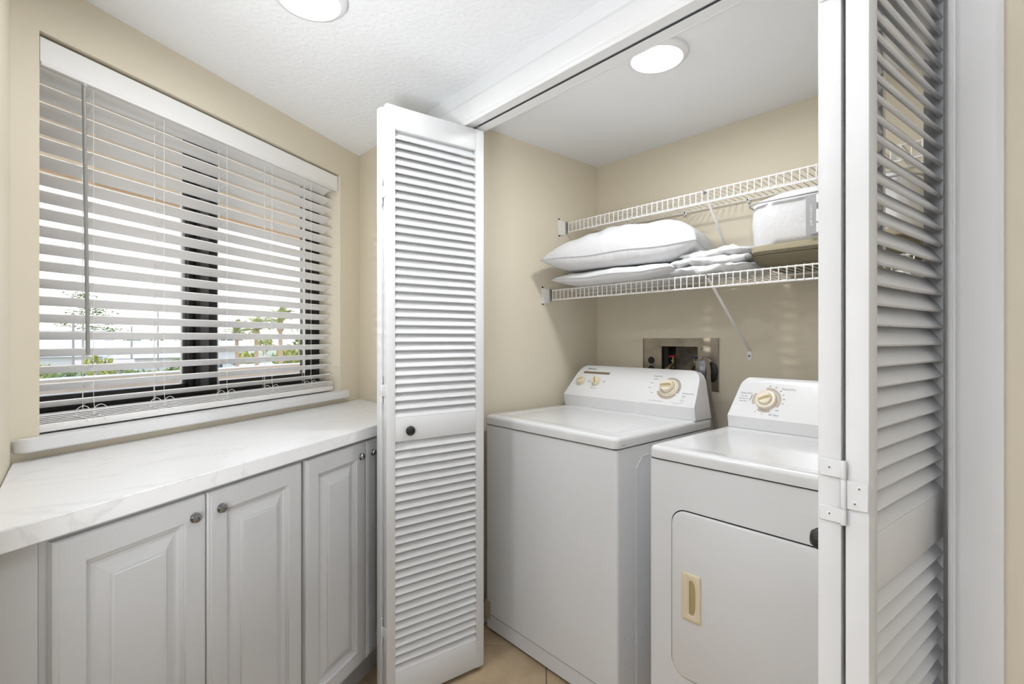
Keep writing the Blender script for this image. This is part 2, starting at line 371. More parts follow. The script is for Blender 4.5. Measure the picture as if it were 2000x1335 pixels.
for s in (-1.2, -.998, -.764, -.553, -.329):
    g = MB(); g.tube([(s, .0185, 1.95), (s, .0185, 1.07), (s+.002, .016, 1.03), (s-.003, .012, 1.005)], .0006, 5); g.build('ladder_cord', M['cord'], bl)
    g = MB(); g.tube([(s+.004, .0695, 1.95), (s+.004, .0695, 1.02)], .0007, 5); g.build('ladder_cord', M['cord'], bl)
    g = MB()
    for k in range(-4, 16):
        zr = 1.258+.0456*k-.0015
        g.tube([(s+.001, .020, zr-.0042), (s+.004, .068, zr-.0254)], .0008, 4)
    o = g.build('ladder_rungs', M['cord'], bl); o['kind'] = 'stuff'
    g = MB(); g.tube([(s-.012, .044, 1.95), (s-.012, .044, 1.02)], .0009, 5); g.build('lift_cord', M['cord'], bl)
    for t in (-.028, .016):                         # slack loops of cord lying on the stack
        pts = [(s+t+.018*math.cos(a)*.9, .016+.003*math.sin(2*a), 1.040+.010*math.sin(a)+.002) for a in [PI*i/10 for i in range(11)]]
        pts += [(s+t-.02, .015, 1.028), (s+t+.004, .013, 1.020), (s+t+.012, .012, 1.008)]
        MB().tube(pts, .0009, 5).build('cord_loop', M['cord'], bl)
g = MB(); g.tube([(-1.240, -.008, 1.925), (-1.2365, -.011, 1.55), (-1.233, -.013, 1.194)], .0048, 10); wd = g.build('tilt_wand', M['wand'], bl)
g = MB(); g.tube([(-1.228, .006, 1.938), (-1.2285, .0, 1.928), (-1.236, -.004, 1.930), (-1.240, -.008, 1.926)], .0017, 6); g.build('wand_hook', M['gasket'], bl)

# ================================================================== CEILING LAMPS
def lamp(x, y, r, rd, label):
    t = thing('ceiling_lamp', label, 'ceiling light', (x, y, ZC))
    MB().lathe([(0, 0), (r, 0), (r, -.010), (r-.006, -.017), (rd+.001, -.0205), (rd, -.018)], seg=56).build('rim', M['trim'], t)
    MB().lathe([(rd+.0002, -.019), (r*.5, -.0212), (0, -.0218)], seg=56).build('diffuser', M['lamp'], t, label='lit white diffuser')
    return t
lamp(-0.909, 1.426, .098, .081, 'round flat ceiling light lit inside the closet')
lamp(-1.371, 0.481, .096, .078, 'round flat ceiling light lit on the textured ceiling near the window')

# ================================================================== BIFOLD DOORS
TH = .028; PL = .381
def prim_slat():
    c, s_ = math.cos(R(53)), math.sin(R(53)); hw, ht = .0198, .0036; P = []
    for k in range(5): a = R(90+180*k/4); P.append((-hw+ht+ht*math.cos(a), ht*math.sin(a)))
    for k in range(5): a = R(-90+180*k/4); P.append((hw-ht+ht*math.cos(a), ht*math.sin(a)))
    return [(TH/2+x*c-z*s_, x*s_+z*c) for x, z in P]
g = MB(); g.prism(prim_slat(), .029, PL-.033); LOUVRE = g.mesh('louvre', M['door'])
def panel_mesh():
    g = MB(); b = .0018
    g.box(0, .031, 0, TH, .018, 2.015, bev=b); g.box(PL-.034, PL, 0, TH, .018, 2.015, bev=b)
    g.box(.0305, PL-.0335, .0003, TH-.0003, .0185, .122, bev=.0025); g.box(.0305, PL-.0335, .0003, TH-.0003, .892, .973, bev=.0025); g.box(.0305, PL-.0335, .0003, TH-.0003, 1.936, 2.0145, bev=.0025)
    return g.mesh('door_panel', M['door'])
PM = panel_mesh()
def panel(parent, loc, rz, knob=None):
    p = link('door_panel', PM, parent, loc, (0, 0, rz))
    n1, n2 = 34, 27
    for k in range(n1): link('louvre', LOUVRE, p, (0, 0, .973+(k+.5)*(1.936-.973)/n1))
    for k in range(n2): link('louvre', LOUVRE, p, (0, 0, .122+(k+.5)*(.892-.122)/n2))
    if knob is not None:
        g = MB().lathe([(0, .0265), (.006, .0262), (.012, .024), (.0155, .020), (.0165, .016), (.0155, .012), (.010, .009), (.0065, .006), (.0065, 0), (0, 0)], seg=28, ax='y')
        g.lathe([(.0118, .0245), (.0105, .0265), (.009, .0255)], seg=28, ax='y'); g.xf(Matrix.Scale(-1, 4, (0, 1, 0)))
        bmesh.ops.reverse_faces(g.b, faces=g.b.faces)
        g.build('knob', M['black'], p, loc=(knob, 0, .928), label='black round knob')
    return p
def hinge(parent, loc, rz, zc, flip=1):
    """three-leaf bifold hinge lying on the two door edges; local x across both edges, y out of the edges"""
    h = bpy.data.objects.new('hinge', None); C.objects.link(h); h.parent = parent; h.empty_display_size = .02
    h.location = (loc[0], loc[1], zc); h.rotation_euler = (0, 0, rz)
    g = MB(); f = flip
    for a, b in ((.019, .043), (-.043, -.022)): x0, x1 = sorted((-.003*f, -.030*f)); g.box(x0, x1, -.0018, .0002, a, b, bev=.0012, seg=1)
    x0, x1 = sorted((.003*f, .0282*f)); g.box(x0, x1, -.0018, .0002, -.021, .018, bev=.0012, seg=1)
    g.build('hinge_leaf', M['door'], h)
    g = MB()
    for a, b in ((.0185, .0435), (-.0215, .0180), (-.0435, -.022)): g.lathe([(0, a), (.0032, a), (.0036, a+.001), (.0036, b-.001), (.0032, b), (0, b)], (0, -.0025, 0), seg=12)
    g.build('hinge_knuckle', M['door'], h)
    for x, z in ((-.017*f, .032), (-.017*f, -.032), (.018*f, .009), (.013*f, -.012)):
        g = MB().lathe([(0, .0006), (.0030, .0004), (.0036, -.0002), (0, -.0002)], seg=12, ax='y'); g.xf(Matrix.Scale(-1, 4, (0, 1, 0)))
        sc = g.build('screw', M['trim'], h, loc=(x, -.0018, z))
    g = MB()
    for x, z in ((-.017*f, .032), (-.017*f, -.032), (.018*f, .009), (.013*f, -.012)):
        g.box(x-.0014, x+.0014, -.0028, -.0022, z-.0004, z+.0004); g.box(x-.0004, x+.0004, -.0028, -.0022, z-.0014, z+.0014)
    g.build('screw_slots', M['ink'], h)
def bifold(name, label, side):
    d = root(name); d['label'] = label
    if side == 'left':
        f = Vector((-1.509, .777)); a2 = R(84.8)
        panel(d, (f.x, f.y, 0), a2, knob=.078)                                   # visible panel, towards the opening
        # second panel behind, pivoting at the left jamb
        a1 = R(95.0); dd = Vector((math.cos(a1), math.sin(a1))); st = Vector((f.x-.0345-.0285, f.y-.004))
        e = st+dd*PL; panel(d, (e.x, e.y, 0), a1+PI)
        hx, hy = f.x-.0315, f.y+.001; hz = (1.728, 1.067, .262); fl_ = 1
        tp = Vector((f.x-TH/2+.3715*math.cos(a2), f.y+.3715*math.sin(a2)))
        pv = Vector((e.x+.014, e.y-.012))
    else:
        f = Vector((-.184, .790)); a2 = R(85.5)
        panel(d, (f.x, f.y, 0), a2)                                              # panel on the right jamb
        a1 = R(94.5); dd = Vector((math.cos(a1), math.sin(a1))); st = Vector((-.2445, .790)); e = st+dd*PL
        panel(d, (e.x, e.y, 0), a1+PI, knob=PL-.078)
        hx, hy = -.2125, .7895; hz = (1.752, 1.027, .262); fl_ = 1
        tp = Vector((e.x+.014, e.y-.012)); pv = Vector((f.x-.014+.37*math.cos(a2), f.y+.37*math.sin(a2)))
    for z in hz: hinge(d, (hx, hy), 0 if side == 'right' else R(0), z, fl_)
    MB().lathe([(0, 0), (.005, 0), (.005, .016), (.009, .016), (.009, .023), (0, .023)], seg=14).build('guide_pin', M['steel_grey'], d, loc=(tp.x, 1.136, 2.015))
    MB().lathe([(0, 0), (.005, 0), (.005, .012), (0, .012)], seg=14).build('pivot_pin', M['steel_grey'], d, loc=(pv.x, pv.y-.02, 2.012))
    return d
bifold('door_1', 'white louvred bifold door folded open at the left jamb, black knob facing out', 'left')
bifold('door_2', 'white louvred bifold door folded open at the right jamb, close to the camera', 'right')

# ================================================================== CABINETS + WORKTOP  (s, out, z)
def world(s, o, z=0): p = A2+DR*s-NI*o; return (p.x, p.y, z)
# worktop polygon in world xy
fo = -.530
def at_y(o, y): s = (y-(A2-NI*o).y)/DR.y; return s
pts = [(-1.3905, -.001), (at_y(0, FY)-.002, -.001), (at_y(fo, FY)-.002, fo), (at_y(fo, BY)+.002, fo)]
g = MB(); g.prism([(p[0], p[1]) for p in pts], .896, .934, 'z')
bmesh.ops.bevel(g.b, geom=[e for e in g.b.edges if abs(e.verts[0].co.z-e.verts[1].co.z) < 1e-6], offset=.002, segments=2, affect='EDGES')
tag(g.build('worktop', M['worktop'], loc=A2, rot=(0, 0, WR)), 'long pale veined worktop under the window, skewed across the corner', 'worktop')
DOORP = [(0, 0), (.0, .017), (.003, .020), (.010, .020)]
def cab_door(parent, s0, s1, z0, z1, lock):
    """raised-panel door; local coordinates (s, out, z), face at out=-.515"""
    w = s1-s0; h = z1-z0; yf = 0
    g = MB()
    # rings from the outside edge to the centre: (inset, depth behind the face)
    rings = [(0, .018), (0, .004), (.003, .0012), (.008, .0012), (.0092, 0), (.050, 0), (.0508, .0035), (.0545, .0045), (.0552, .0075), (.060, .0085), (.064, .0105), (.070, .0105), (.088, .0050), (.0925, .0040), (.0932, .0012), (.0975, .0008), (.0985, 0)]
    V = []
    for ins, dep in rings:
        V.append([g.b.verts.new(p) for p in ((ins, dep, ins), (w-ins, dep, ins), (w-ins, dep, h-ins), (ins, dep, h-ins))])
    for a, b in zip(V, V[1:]):
        for k in range(4): g.b.faces.new([a[k], a[(k+1) % 4], b[(k+1) % 4], b[k]])
    g.b.faces.new(V[-1]); g.b.faces.new(V[0][::-1])
    bmesh.ops.recalc_face_normals(g.b, faces=g.b.faces)
    d = g.build('door', M['cabinet'], parent, loc=(s0, -.519, z0), ang=12)
    lx = (w-.030) if lock == 'r' else .034
    g = MB().lathe([(0, -.0125), (.0062, -.0122), (.0095, -.0105), (.0105, -.008), (.0085, -.006), (.008, -.003), (.0112, -.0022), (.0115, 0), (0, 0)], seg=28, ax='y')
    lk = g.build('lock', M['nickel'], d, loc=(lx, -.0005, h-.045), label='round nickel cam lock')
    return d, lx
def cabinet(s0, s1, label, doors, fill=None):
    c = thing('base_cabinet', label, 'cabinet', world(s0, -.50), WR, 'white base cabinets under the worktop')
    ox = s0
    g = MB(); P_ = [(s0, -.5), (s1, -.5), (s1, -.06)]+([(-1.425, -.06), (s0, -.372)] if s0 < -1.5 else [(s0, -.06)])
    g.prism([(a-ox, b+.5) for a, b in P_], .128, .8945, 'z'); g.box(s0-ox+.002, s1-ox, .055, .07, 0, .128)
    g.build('carcass', M['cabinet'], c)
    for (a, b, lock) in doors:
        w = b-a
        sub = None
        d, lx = cab_door(c, a-ox, b-ox, .137, .884, lock)
        d.location = (a-ox, -.519+.50, .137)
        k = MB(); 
        k.box(-.001, .001, -.0133, -.0124, -.0032, .0032) if (lock == 'r') else k.box(-.0032, .0032, -.0133, -.0124, -.0009, .0011)
        k.build('keyhole', M['ink'], d, loc=(lx, -.0005, .702))
    if fill: 
        MB().box(fill[0]-ox, fill[1]-ox, -.006, 0, .128, .8945).build('filler_strip', M['cabinet'], c)
    return c
cabinet(-1.602, -.983, 'white two-door cabinet with wide raised-panel doors, nearer the left edge', [(-1.590, -1.2965, 'r'), (-1.2925, -.992, 'l')])
cabinet(-.981, -.375, 'white two-door cabinet half hidden behind the folded louvred door', [(-.974, -.6855, 'r'), (-.6815, -.385, 'l')])
g = MB(); pp = [(-1.604, -.503), (at_y(-.503, BY)+.003, -.503), (at_y(-.43, BY)+.003, -.43), (-1.604, -.43)]
g.prism([(p[0], p[1]) for p in pp], 0, .8945, 'z'); tag(g.build('filler_panel', M['cabinet'], loc=A2, rot=(0, 0, WR)), 'plain white filler panel between the left cabinet and the wall', 'panel')
g = MB(); pp = [(-.373, -.503), (at_y(-.503, FY)-.003, -.503), (at_y(-.43, FY)-.003, -.43), (-.373, -.43)]
g.prism([(p[0], p[1]) for p in pp], 0, .8945, 'z'); tag(g.build('filler_panel', M['cabinet'], loc=A2, rot=(0, 0, WR)), 'narrow white filler between the far cabinet and the closet wall', 'panel')

# ================================================================== WASHER
def face_matrix(x, v, y0, z0, y1, z1, h=0):
    ly, lz = y1-y0, z1-z0; m = math.hypot(ly, lz); ly /= m; lz /= m
    a = math.atan2(lz, ly)
    return Matrix.Translation((x, y0+ly*v-lz*h, z0+lz*v+ly*h)) @ Matrix.Rotation(a, 4, 'X')
def rounded_top(g, x0, x1, y0, y1, z0, z1, r, rc):
    """slab with rounded vertical corners and rolled top edge"""
    base = rrect(x0, x1, y0, y1, rc, 5); n = len(base); cx, cy = (x0+x1)/2, (y0+y1)/2
    lv = [(0, z0), (0, z1-r)]+[(r*(1-math.cos(R(t))), z1-r+r*math.sin(R(t))) for t in (22, 45, 68, 90)]
    V = []
    for ins, z in lv:
        q = rrect(x0+ins, x1-ins, y0+ins, y1-ins, max(rc-ins, .002), 5); V.append([g.b.verts.new((p[0], p[1], z)) for p in q])
    for a, b in zip(V, V[1:]):
        for k in range(n): g.b.faces.new([a[k], a[(k+1) % n], b[(k+1) % n], b[k]])
    g.b.faces.new(V[0][::-1]); return V[-1]
def console(parent, xl, xr, prof, inset, rc, m):
    """control console: prof (y,z) foot, knee, top front, top back, foot back; ends taper in by inset towards the top"""
    (yf, zf), (yk, zk), (yt, zt), (yb, zb), (ybb, zbb) = prof
    secs = []
    def sec(x, sh, low=0):
        # sh: 0..1 shrink near the end cap
        pts = [(yf, zf), (yf-.001, zf+.004), (yk+.001, zk-.006), (yk, zk), (yk+.003, zk+.005)]
        pts += [(yk+(yt-yk)*t, zk+(zt-zk)*t) for t in (.3, .6, .85, .95)]
        pts += [(yt+.008, zt+.002), (yb-.012, zb+.001), (yb, zb-.006), (ybb, zbb)]
        return [(x, y, z) for y, z in pts]
    xs = [(xl, 0), (xl, 1)]
    g = MB(); n = 13
    def xoff(z): t = (z-zk)/(zt-zk); return inset*max(0, t)
    def ring(side, d, drop):
        out = []
        for (x, y, z) in sec(0, 0):
            t = max(0, (z-zk)/(zt-zk)); ztop = zt+.003
            zz = min(z, ztop-drop) if drop > 0 else z
            # points above the rounded corner slide down the slope
            if zz < z:
                tt = max(0, (zz-zk)/(zt-zk)); yy = y if y > yt+.012 else yk+(yt-yk)*tt
            else: yy = y
            xx = (xl+d+inset*max(0, (zz-zk)/(zt-zk))) if side < 0 else (xr-d-inset*max(0, (zz-zk)/(zt-zk)))
            out.append((xx, min(yy, ybb), zz))
        return out
    seq = [ring(-1, 0+.0, rc), ring(-1, rc*.12, rc*.55), ring(-1, rc*.4, rc*.22), ring(-1, rc*.75, rc*.05), ring(-1, rc*1.05, 0)]
    seq += [ring(1, rc*1.05, 0), ring(1, rc*.75, rc*.05), ring(1, rc*.4, rc*.22), ring(1, rc*.12, rc*.55), ring(1, 0, rc)]
    V = [[g.b.verts.new(p) for p in r_] for r_ in seq]
    for a, b in zip(V, V[1:]):
        for k in range(n): g.b.faces.new([a[k], b[k], b[(k+1) % n], a[(k+1) % n]])
    g.b.faces.new(V[0]); g.b.faces.new(V[-1][::-1]); bmesh.ops.recalc_face_normals(g.b, faces=g.b.faces)
    return g.build('console', m, parent, ang=32)

wx0, wx1, wy0 = -1.683, -.992, 1.326
wc = ((wx0+wx1)/2, 1.65, 0)
ws = thing('washing_machine', 'white top-loading washing machine against the left closet wall', 'washing machine', wc)
off = Matrix.Translation((-wc[0], -wc[1], 0))
g = MB(); rounded_top(g, wx0+.002, wx1-.002, wy0+.003, 1.955, .012, .873, .004, .012); V = None
g.b.faces.new(g.b.verts[-24:]) if False else None
g.xf(off); bd = g.build('body', M['appliance'], ws)
# lid slab with recessed panel
def lid(parent, x0, x1, y0, y1, z0, z1, lid_y1, recess, name='top_panel'):
    g = MB(); top = rounded_top(g, x0, x1, y0, y1, z0, z1, .014, .022)
    if recess:
        a, b, c, d = recess; q = rrect(a, b, c, d, .03, 5); q2 = rrect(a+.012, b-.012, c+.012, d-.012, .024, 5); q3 = rrect(a+.03, b-.03, c+.03, d-.03, .02, 5)
        R1 = [g.b.verts.new((p[0], p[1], z1)) for p in q]; R2 = [g.b.verts.new((p[0], p[1], z1-.0025)) for p in q2]; R3 = [g.b.verts.new((p[0], p[1], z1-.0025+.0)) for p in q3]
        n = len(q)
        for A, B in ((top, R1), (R1, R2), (R2, R3)):
            for k in range(n): g.b.faces.new([A[k], A[(k+1) % n], B[(k+1) % n], B[k]])
        g.b.faces.new(R3)
    else: g.b.faces.new(top)
    bmesh.ops.recalc_face_normals(g.b, faces=g.b.faces)
    g.xf(off); return g.build(name, M['appliance'], parent, ang=50)
tp = lid(ws, wx0, wx1, wy0-.004, 1.965, .8775, .915, 1.8, (wx0+.055, wx1-.055, wy0+.05, 1.79))
MB().box(wx0+.008, wx1-.008, wy0+.004, 1.95, .873, .878).xf(off).build('seam', M['dark'], ws)
MB().box(wx0+.004, wx1-.004, wy0+.0015, wy0+.0035, .0705, .0720).xf(off).build('toe_seam', M['ink_soft'], ws)
g = MB()
for x in (wx0+.05, wx1-.05):
    for y in (wy0+.05, 1.9): MB().lathe([(0, 0), (.02, 0), (.02, .012), (.008, .013), (0, .013)], (x, y, 0), seg=14).xf(off).build('foot', M['dark'], ws)
WP = [(1.829, .9155), (1.820, .967), (1.926, 1.104), (1.950, 1.104), (1.955, .9155)]
wcn = console(ws, wx0+.001, wx1-.001, WP, .028, .04, M['console']); wcn.matrix_local = off
WF = (1.82, .967, 1.926, 1.104)
def fm(x, v, F=WF, h=0, rz=0): return face_matrix(x, v, *F, h) @ Matrix.Rotation(rz, 4, 'Z')
def put(mb, name, m, parent, mtx, **k): o = mb.build(name, m, parent, **k); o.matrix_local = mtx; return o
def small_knob(x, v, rz, F, parent):
    g = MB().lathe([(0, 0), (.0225, 0), (.0225, .004), (.0205, .007), (.0185, .018), (.016, .0205), (0, .0205)], seg=30)
    k = put(g, 'knob', M['almond'], parent, fm(x, v, F, .0005, rz), label='small almond knob')
    put(MB().box(-.0165, .0165, -.0045, .0045, .019, .0212, bev=.001), 'knob_grip', M['almond_dark'], k, Matrix.Identity(4))
    put(MB().box(-.0172, .0172, -.0062, -.0048, .0175, .0225, bev=.0005), 'knob_ridge', M['almond_light'], k, Matrix.Identity(4))
small_knob(-1.611, .082, R(28), WF, wcn); small_knob(-1.519, .084, R(118), WF, wcn)
def ring_seg(r0, r1, a0, a1, z0, z1, n=24):
    g = MB(); P = [[g.b.verts.new((r*math.cos(R(a0+(a1-a0)*i/n)), r*math.sin(R(a0+(a1-a0)*i/n)), z)) for i in range(n+1)] for r, z in ((r0, z0), (r1, z0), (r1, z1), (r0, z1))]
    for j in range(4):
        for i in range(n): g.b.faces.new([P[j][i], P[j][i+1], P[(j+1) % 4][i+1], P[(j+1) % 4][i]])
    g.b.faces.new([P[j][0] for j in range(4)][::-1]); g.b.faces.new([P[j][n] for j in range(4)])
    bmesh.ops.recalc_face_normals(g.b, faces=g.b.faces); return g
io = Matrix.Identity(4)
DC = (-1.133, .080)
put(ring_seg(.042, .053, -25, 115, 0, .0006), 'dial_band', M['grey_print'], wcn, io @ fm(*DC, WF, .0004))
put(ring_seg(.042, .053, 200, 325, 0, .0006), 'dial_band', M['tan_print'], wcn, io @ fm(*DC, WF, .0004))
g = MB().lathe([(0, 0), (.042, 0), (.043, .003), (.0415, .0055), (.038, .006), (.0375, .010), (.034, .013), (.0315, .013), (.030, .010), (.0285, .010), (.027, .026), (.0245, .029), (.012, .030), (0, .030)], seg=44)
dk = put(g, 'timer_dial', M['almond_light'], wcn, io @ fm(*DC, WF, .0006), label='large almond timer dial')
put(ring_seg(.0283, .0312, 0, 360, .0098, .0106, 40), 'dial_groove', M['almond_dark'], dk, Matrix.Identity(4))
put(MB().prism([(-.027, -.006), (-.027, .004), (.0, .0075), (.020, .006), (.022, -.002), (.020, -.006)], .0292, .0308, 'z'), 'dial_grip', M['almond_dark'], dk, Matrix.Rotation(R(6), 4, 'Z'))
put(MB().box(-.026, .022, -.0105, -.0065, .026, .0335, bev=.0015), 'dial_ridge', M['almond_light'], dk, Matrix.Rotation(R(6), 4, 'Z'))
put(MB().prism([(-.080, -.006), (-.076, .006), (.080, .006), (.076, -.006)], 0, .0006, 'z'), 'model_strip', M['brown_print'], wcn, io @ fm(-1.543, .134, WF, .0004))
def t_(s, size, m, x, v, F, al='CENTER'): text(s, size, M[m], wcn if F is WF else dcn, io @ fm(x, v, F, .0006) if F is WF else iod @ face_matrix(x, v, *F, .0006) , align=al)
t_('Kenmore', .0105, 'ink', -1.574, .156, WF)
put(MB().prism([(-.003, -.004), (0, .004), (.004, .004), (.001, -.004)], 0, .0005, 'z'), 'logo_mark', M['ink'], wcn, io @ fm(-1.601, .156, WF, .0005))
t_('70 SERIES', .006, 'tan_print', -1.585, .134, WF); t_('HEAVY DUTY', .006, 'tan_print', -1.50, .134, WF)
t_('Heavy Duty', .009, 'ink_soft', -1.205, .1375, WF); t_('Normal', .0065, 'ink_soft', -1.212, .122, WF)
t_('Rinse', .0065, 'ink_soft', -1.222, .101, WF); t_('Spin', .0065, 'ink_soft', -1.224, .078, WF); t_('OFF', .006, 'ink_soft', -1.205, .052, WF)
t_('Permanent Press', .0075, 'ink_soft', -1.040, .062, WF)
for i, s in enumerate(('Regular', 'Short', 'Delicate', 'Soak')): t_(s, .006, 'ink_soft', -1.055, .049-.011*i, WF)
t_('Fabric Softener Dispenser', .0065, 'ink_soft', -1.17, .015, WF); t_('Push to Start', .0065, 'ink_soft', -1.08, .013, WF)
t_('Water Temp', .007, 'ink_soft', -1.519, .048, WF); t_('Hot\nWarm\nCold', .006, 'ink_soft', -1.565, .085, WF); t_('Small\nLarge', .006, 'ink_soft', -1.477, .088, WF)
g = MB(); g.tube([(wx1-.0013, 1.95, .835), (wx1-.0013, 1.47, .835), (wx1-.0013, 1.435, .80), (wx1-.0013, 1.435, .05)], .0012, 6)
g.xf(off).build('side_crease', M['appliance'], ws)
# tape over the lower left corner and scuffs
g = MB(); g.box(wx0+.001, wx0+.034, wy0+.0005, wy0+.0035, .048, .125); g.box(wx0-.0005, wx0+.003, wy0+.001, wy0+.05, .03, .125); g.xf(off).build('tape', M['tape'], ws, label='piece of yellowed tape')
g = MB(); random.seed(3)
for k in range(16):
    y = random.uniform(1.36, 1.62); z = random.choice([random.uniform(.1, .5), random.uniform(.15, .35)]); l = random.uniform(.002, .012)
    g.box(wx1-.0022, wx1-.0014, y, y+.0012, z, z+l*.5)
g.box(wx1-.0004, wx1+.0004, 1.355, 1.362, .886, .888); g.box(wx1-.0004, wx1+.0004, 1.366, 1.370, .886, .889)
o = g.xf(off).build('scuff_marks', M['scuff'], ws); o['kind'] = 'stuff'

# ================================================================== DRYER
dx0, dx1, dy0 = -.876, -.150, 1.330
dc = ((dx0+dx1)/2, 1.65, 0); offd = Matrix.Translation((-dc[0], -dc[1], 0)); off_w = off; off = offd; iod = offd.inverted()
dr_ = thing('clothes_dryer', 'white front-loading dryer with almond door pull, right of the washer', 'dryer', dc)
g = MB(); rounded_top(g, dx0+.002, dx1-.002, dy0+.003, 1.985, .012, .873, .004, .008); g.xf(off).build('body', M['appliance'], dr_)
lid(dr_, dx0, dx1, dy0-.003, 1.99, .8775, .913, 1.8, (dx0+.03, dx1-.03, dy0+.035, 1.80))
MB().box(dx0+.008, dx1-.008, dy0+.004, 1.95, .873, .878).xf(off).build('seam', M['dark'], dr_)
g = MB()
for x in (dx0+.05, dx1-.05):
    for y in (dy0+.05, 1.9): MB().lathe([(0, 0), (.02, 0), (.02, .012), (.008, .013), (0, .013)], (x, y, 0), seg=14).xf(off).build('foot', M['dark'], dr_)
# door: rounded rectangle slab proud of the front, with dark gap
ddx0, ddx1, dz0, dz1 = -.797, -.228, .258, .737
g = MB(); g.prism(rrect(ddx0-.0025, ddx1+.0025, dz0-.0025, dz1+.0035, .045, 8), dy0+.0022, dy0+.0034, 'y'); g.xf(off).build('door_gap', M['dark'], dr_)
g = MB(); q0 = rrect(ddx0, ddx1, dz0, dz1, .043, 8); q1 = rrect(ddx0+.002, ddx1-.002, dz0+.002, dz1-.002, .041, 8); q2 = rrect(ddx0+.006, ddx1-.006, dz0+.006, dz1-.006, .037, 8)
RR = [[g.b.verts.new((p[0], y, p[1])) for p in q] for q, y in ((q0, dy0+.003), (q0, dy0+.000), (q1, dy0-.003), (q2, dy0-.0045))]
for a, b in zip(RR, RR[1:]):
    for k in range(len(a)): g.b.faces.new([a[k], a[(k+1) % len(a)], b[(k+1) % len(a)], b[k]])
g.b.faces.new(RR[-1]); bmesh.ops.recalc_face_normals(g.b, faces=g.b.faces)
dd_ = g.xf(off).build('door', M['appliance'], dr_, ang=50)
# recessed pull
hx0, hx1, hz0, hz1 = -.762, -.703, .431, .567; hcx = (hx0+hx1)/2; hcz = (hz0+hz1)/2
g = MB(); yb = dy0-.0045
out = rrect(hx0, hx1, hz0, hz1, .004, 6); n = len(out)
def slot(w, h, dxx=0, n=n):
    P = []
    for i in range(n):
        a = R(180)+2*PI*(i+.5)/n
        x = w/2*(math.cos(a) if math.cos(a) > 0 else -min(1, abs(math.cos(a))*2.2)*.62); z = h/2*math.copysign(abs(math.sin(a))**.55, math.sin(a)); P.append((hcx+dxx+x, hcz+z))
    return P
L_ = [(out, yb+.001), (out, yb-.003), (rrect(hx0+.002, hx1-.002, hz0+.002, hz1-.002, .003, 6), yb-.005), (slot(.034, .112, .002), yb-.005), (slot(.030, .106, .002), yb-.0035), (slot(.024, .098, .002), yb-.003)]
RR = [[g.b.verts.new((p[0], y, p[1])) for p in q] for q, y in L_]
for a, b in zip(RR, RR[1:]):
    for k in range(n): g.b.faces.new([a[k], a[(k+1) % n], b[(k+1) % n], b[k]])
bmesh.ops.recalc_face_normals(g.b, faces=g.b.faces)
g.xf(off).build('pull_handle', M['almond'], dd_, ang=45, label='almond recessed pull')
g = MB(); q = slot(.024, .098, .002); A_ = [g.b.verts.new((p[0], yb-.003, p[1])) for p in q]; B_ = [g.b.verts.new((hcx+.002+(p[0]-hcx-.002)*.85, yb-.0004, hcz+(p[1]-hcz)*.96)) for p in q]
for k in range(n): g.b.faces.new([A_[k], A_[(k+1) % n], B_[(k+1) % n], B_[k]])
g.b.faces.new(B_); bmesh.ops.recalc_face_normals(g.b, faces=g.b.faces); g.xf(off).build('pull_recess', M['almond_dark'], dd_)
DP = [(1.823, .914), (1.815, .957), (1.897, 1.092), (1.925, 1.092), (1.932, .914)]
dcn = console(dr_, dx0+.016, dx1-.016, DP, .024, .03, M['console']); dcn.matrix_local = offd
DF = (1.815, .957, 1.897, 1.092)
def dput(mb, name, m, x, v, h=.0005, rz=0, **k): o = mb.build(name, m, dcn, **k); o.matrix_local = face_matrix(x, v, *DF, h) @ Matrix.Rotation(rz, 4, 'Z'); return o
iod = Matrix.Identity(4)
DD = (-.737, .073)
dput(ring_seg(.040, .049, -32, 100, 0, .0006), 'dial_band', M['tan_print'], *DD); dput(ring_seg(.040, .049, 150, 205, 0, .0006), 'dial_band', M['tan_print'], *DD); dput(ring_seg(.040, .048, 240, 295, 0, .0006), 'dial_band', M['tan_print'], *DD)
g = MB().lathe([(0, 0), (.036, 0), (.037, .003), (.0355, .007), (.0345, .012), (.032, .0135), (.024, .0135), (.0225, .020), (.020, .0225), (0, .0225)], seg=44)
dk = dput(g, 'timer_dial', M['almond_light'], *DD, .0006, label='large almond timer dial')
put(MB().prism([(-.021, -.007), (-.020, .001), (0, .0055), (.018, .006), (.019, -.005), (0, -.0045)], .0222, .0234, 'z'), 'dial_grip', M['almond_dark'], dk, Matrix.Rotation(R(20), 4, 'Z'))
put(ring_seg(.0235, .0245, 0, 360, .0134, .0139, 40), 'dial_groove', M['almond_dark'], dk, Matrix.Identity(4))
t_('Auto Dry', .0105, 'ink_soft', -.811, .095, DF); 
for i, s in enumerate(('Very Dry', 'Normal Dry', 'Less Dry')): t_(s, .007, 'ink_soft', -.817+.0*i, .083-.010*i, DF)
t_('Timed Dry', .0105, 'ink_soft', -.672, .120, DF); t_('Air Dry', .0105, 'ink_soft', -.703, .018, DF)
for i, (s, a) in enumerate((('80', 88), ('70', 66), ('60', 44), ('50', 26), ('40', 8), ('30', -10), ('20', -120), ('10', -95), ('OFF', -42))):
    t_(s, .007, 'ink_soft', DD[0]+.0575*math.cos(R(a)), DD[1]+.0555*math.sin(R(a)), DF)
dput(MB().box(-.0008, .0008, -.012, .012, 0, .0005), 'index_mark', M['ink'], -.791, .078, .0006, R(-14))
g = MB(); g.box(dx0+.045, dx0+.0455, 0, .165, 0, .0004); 
off = off_w

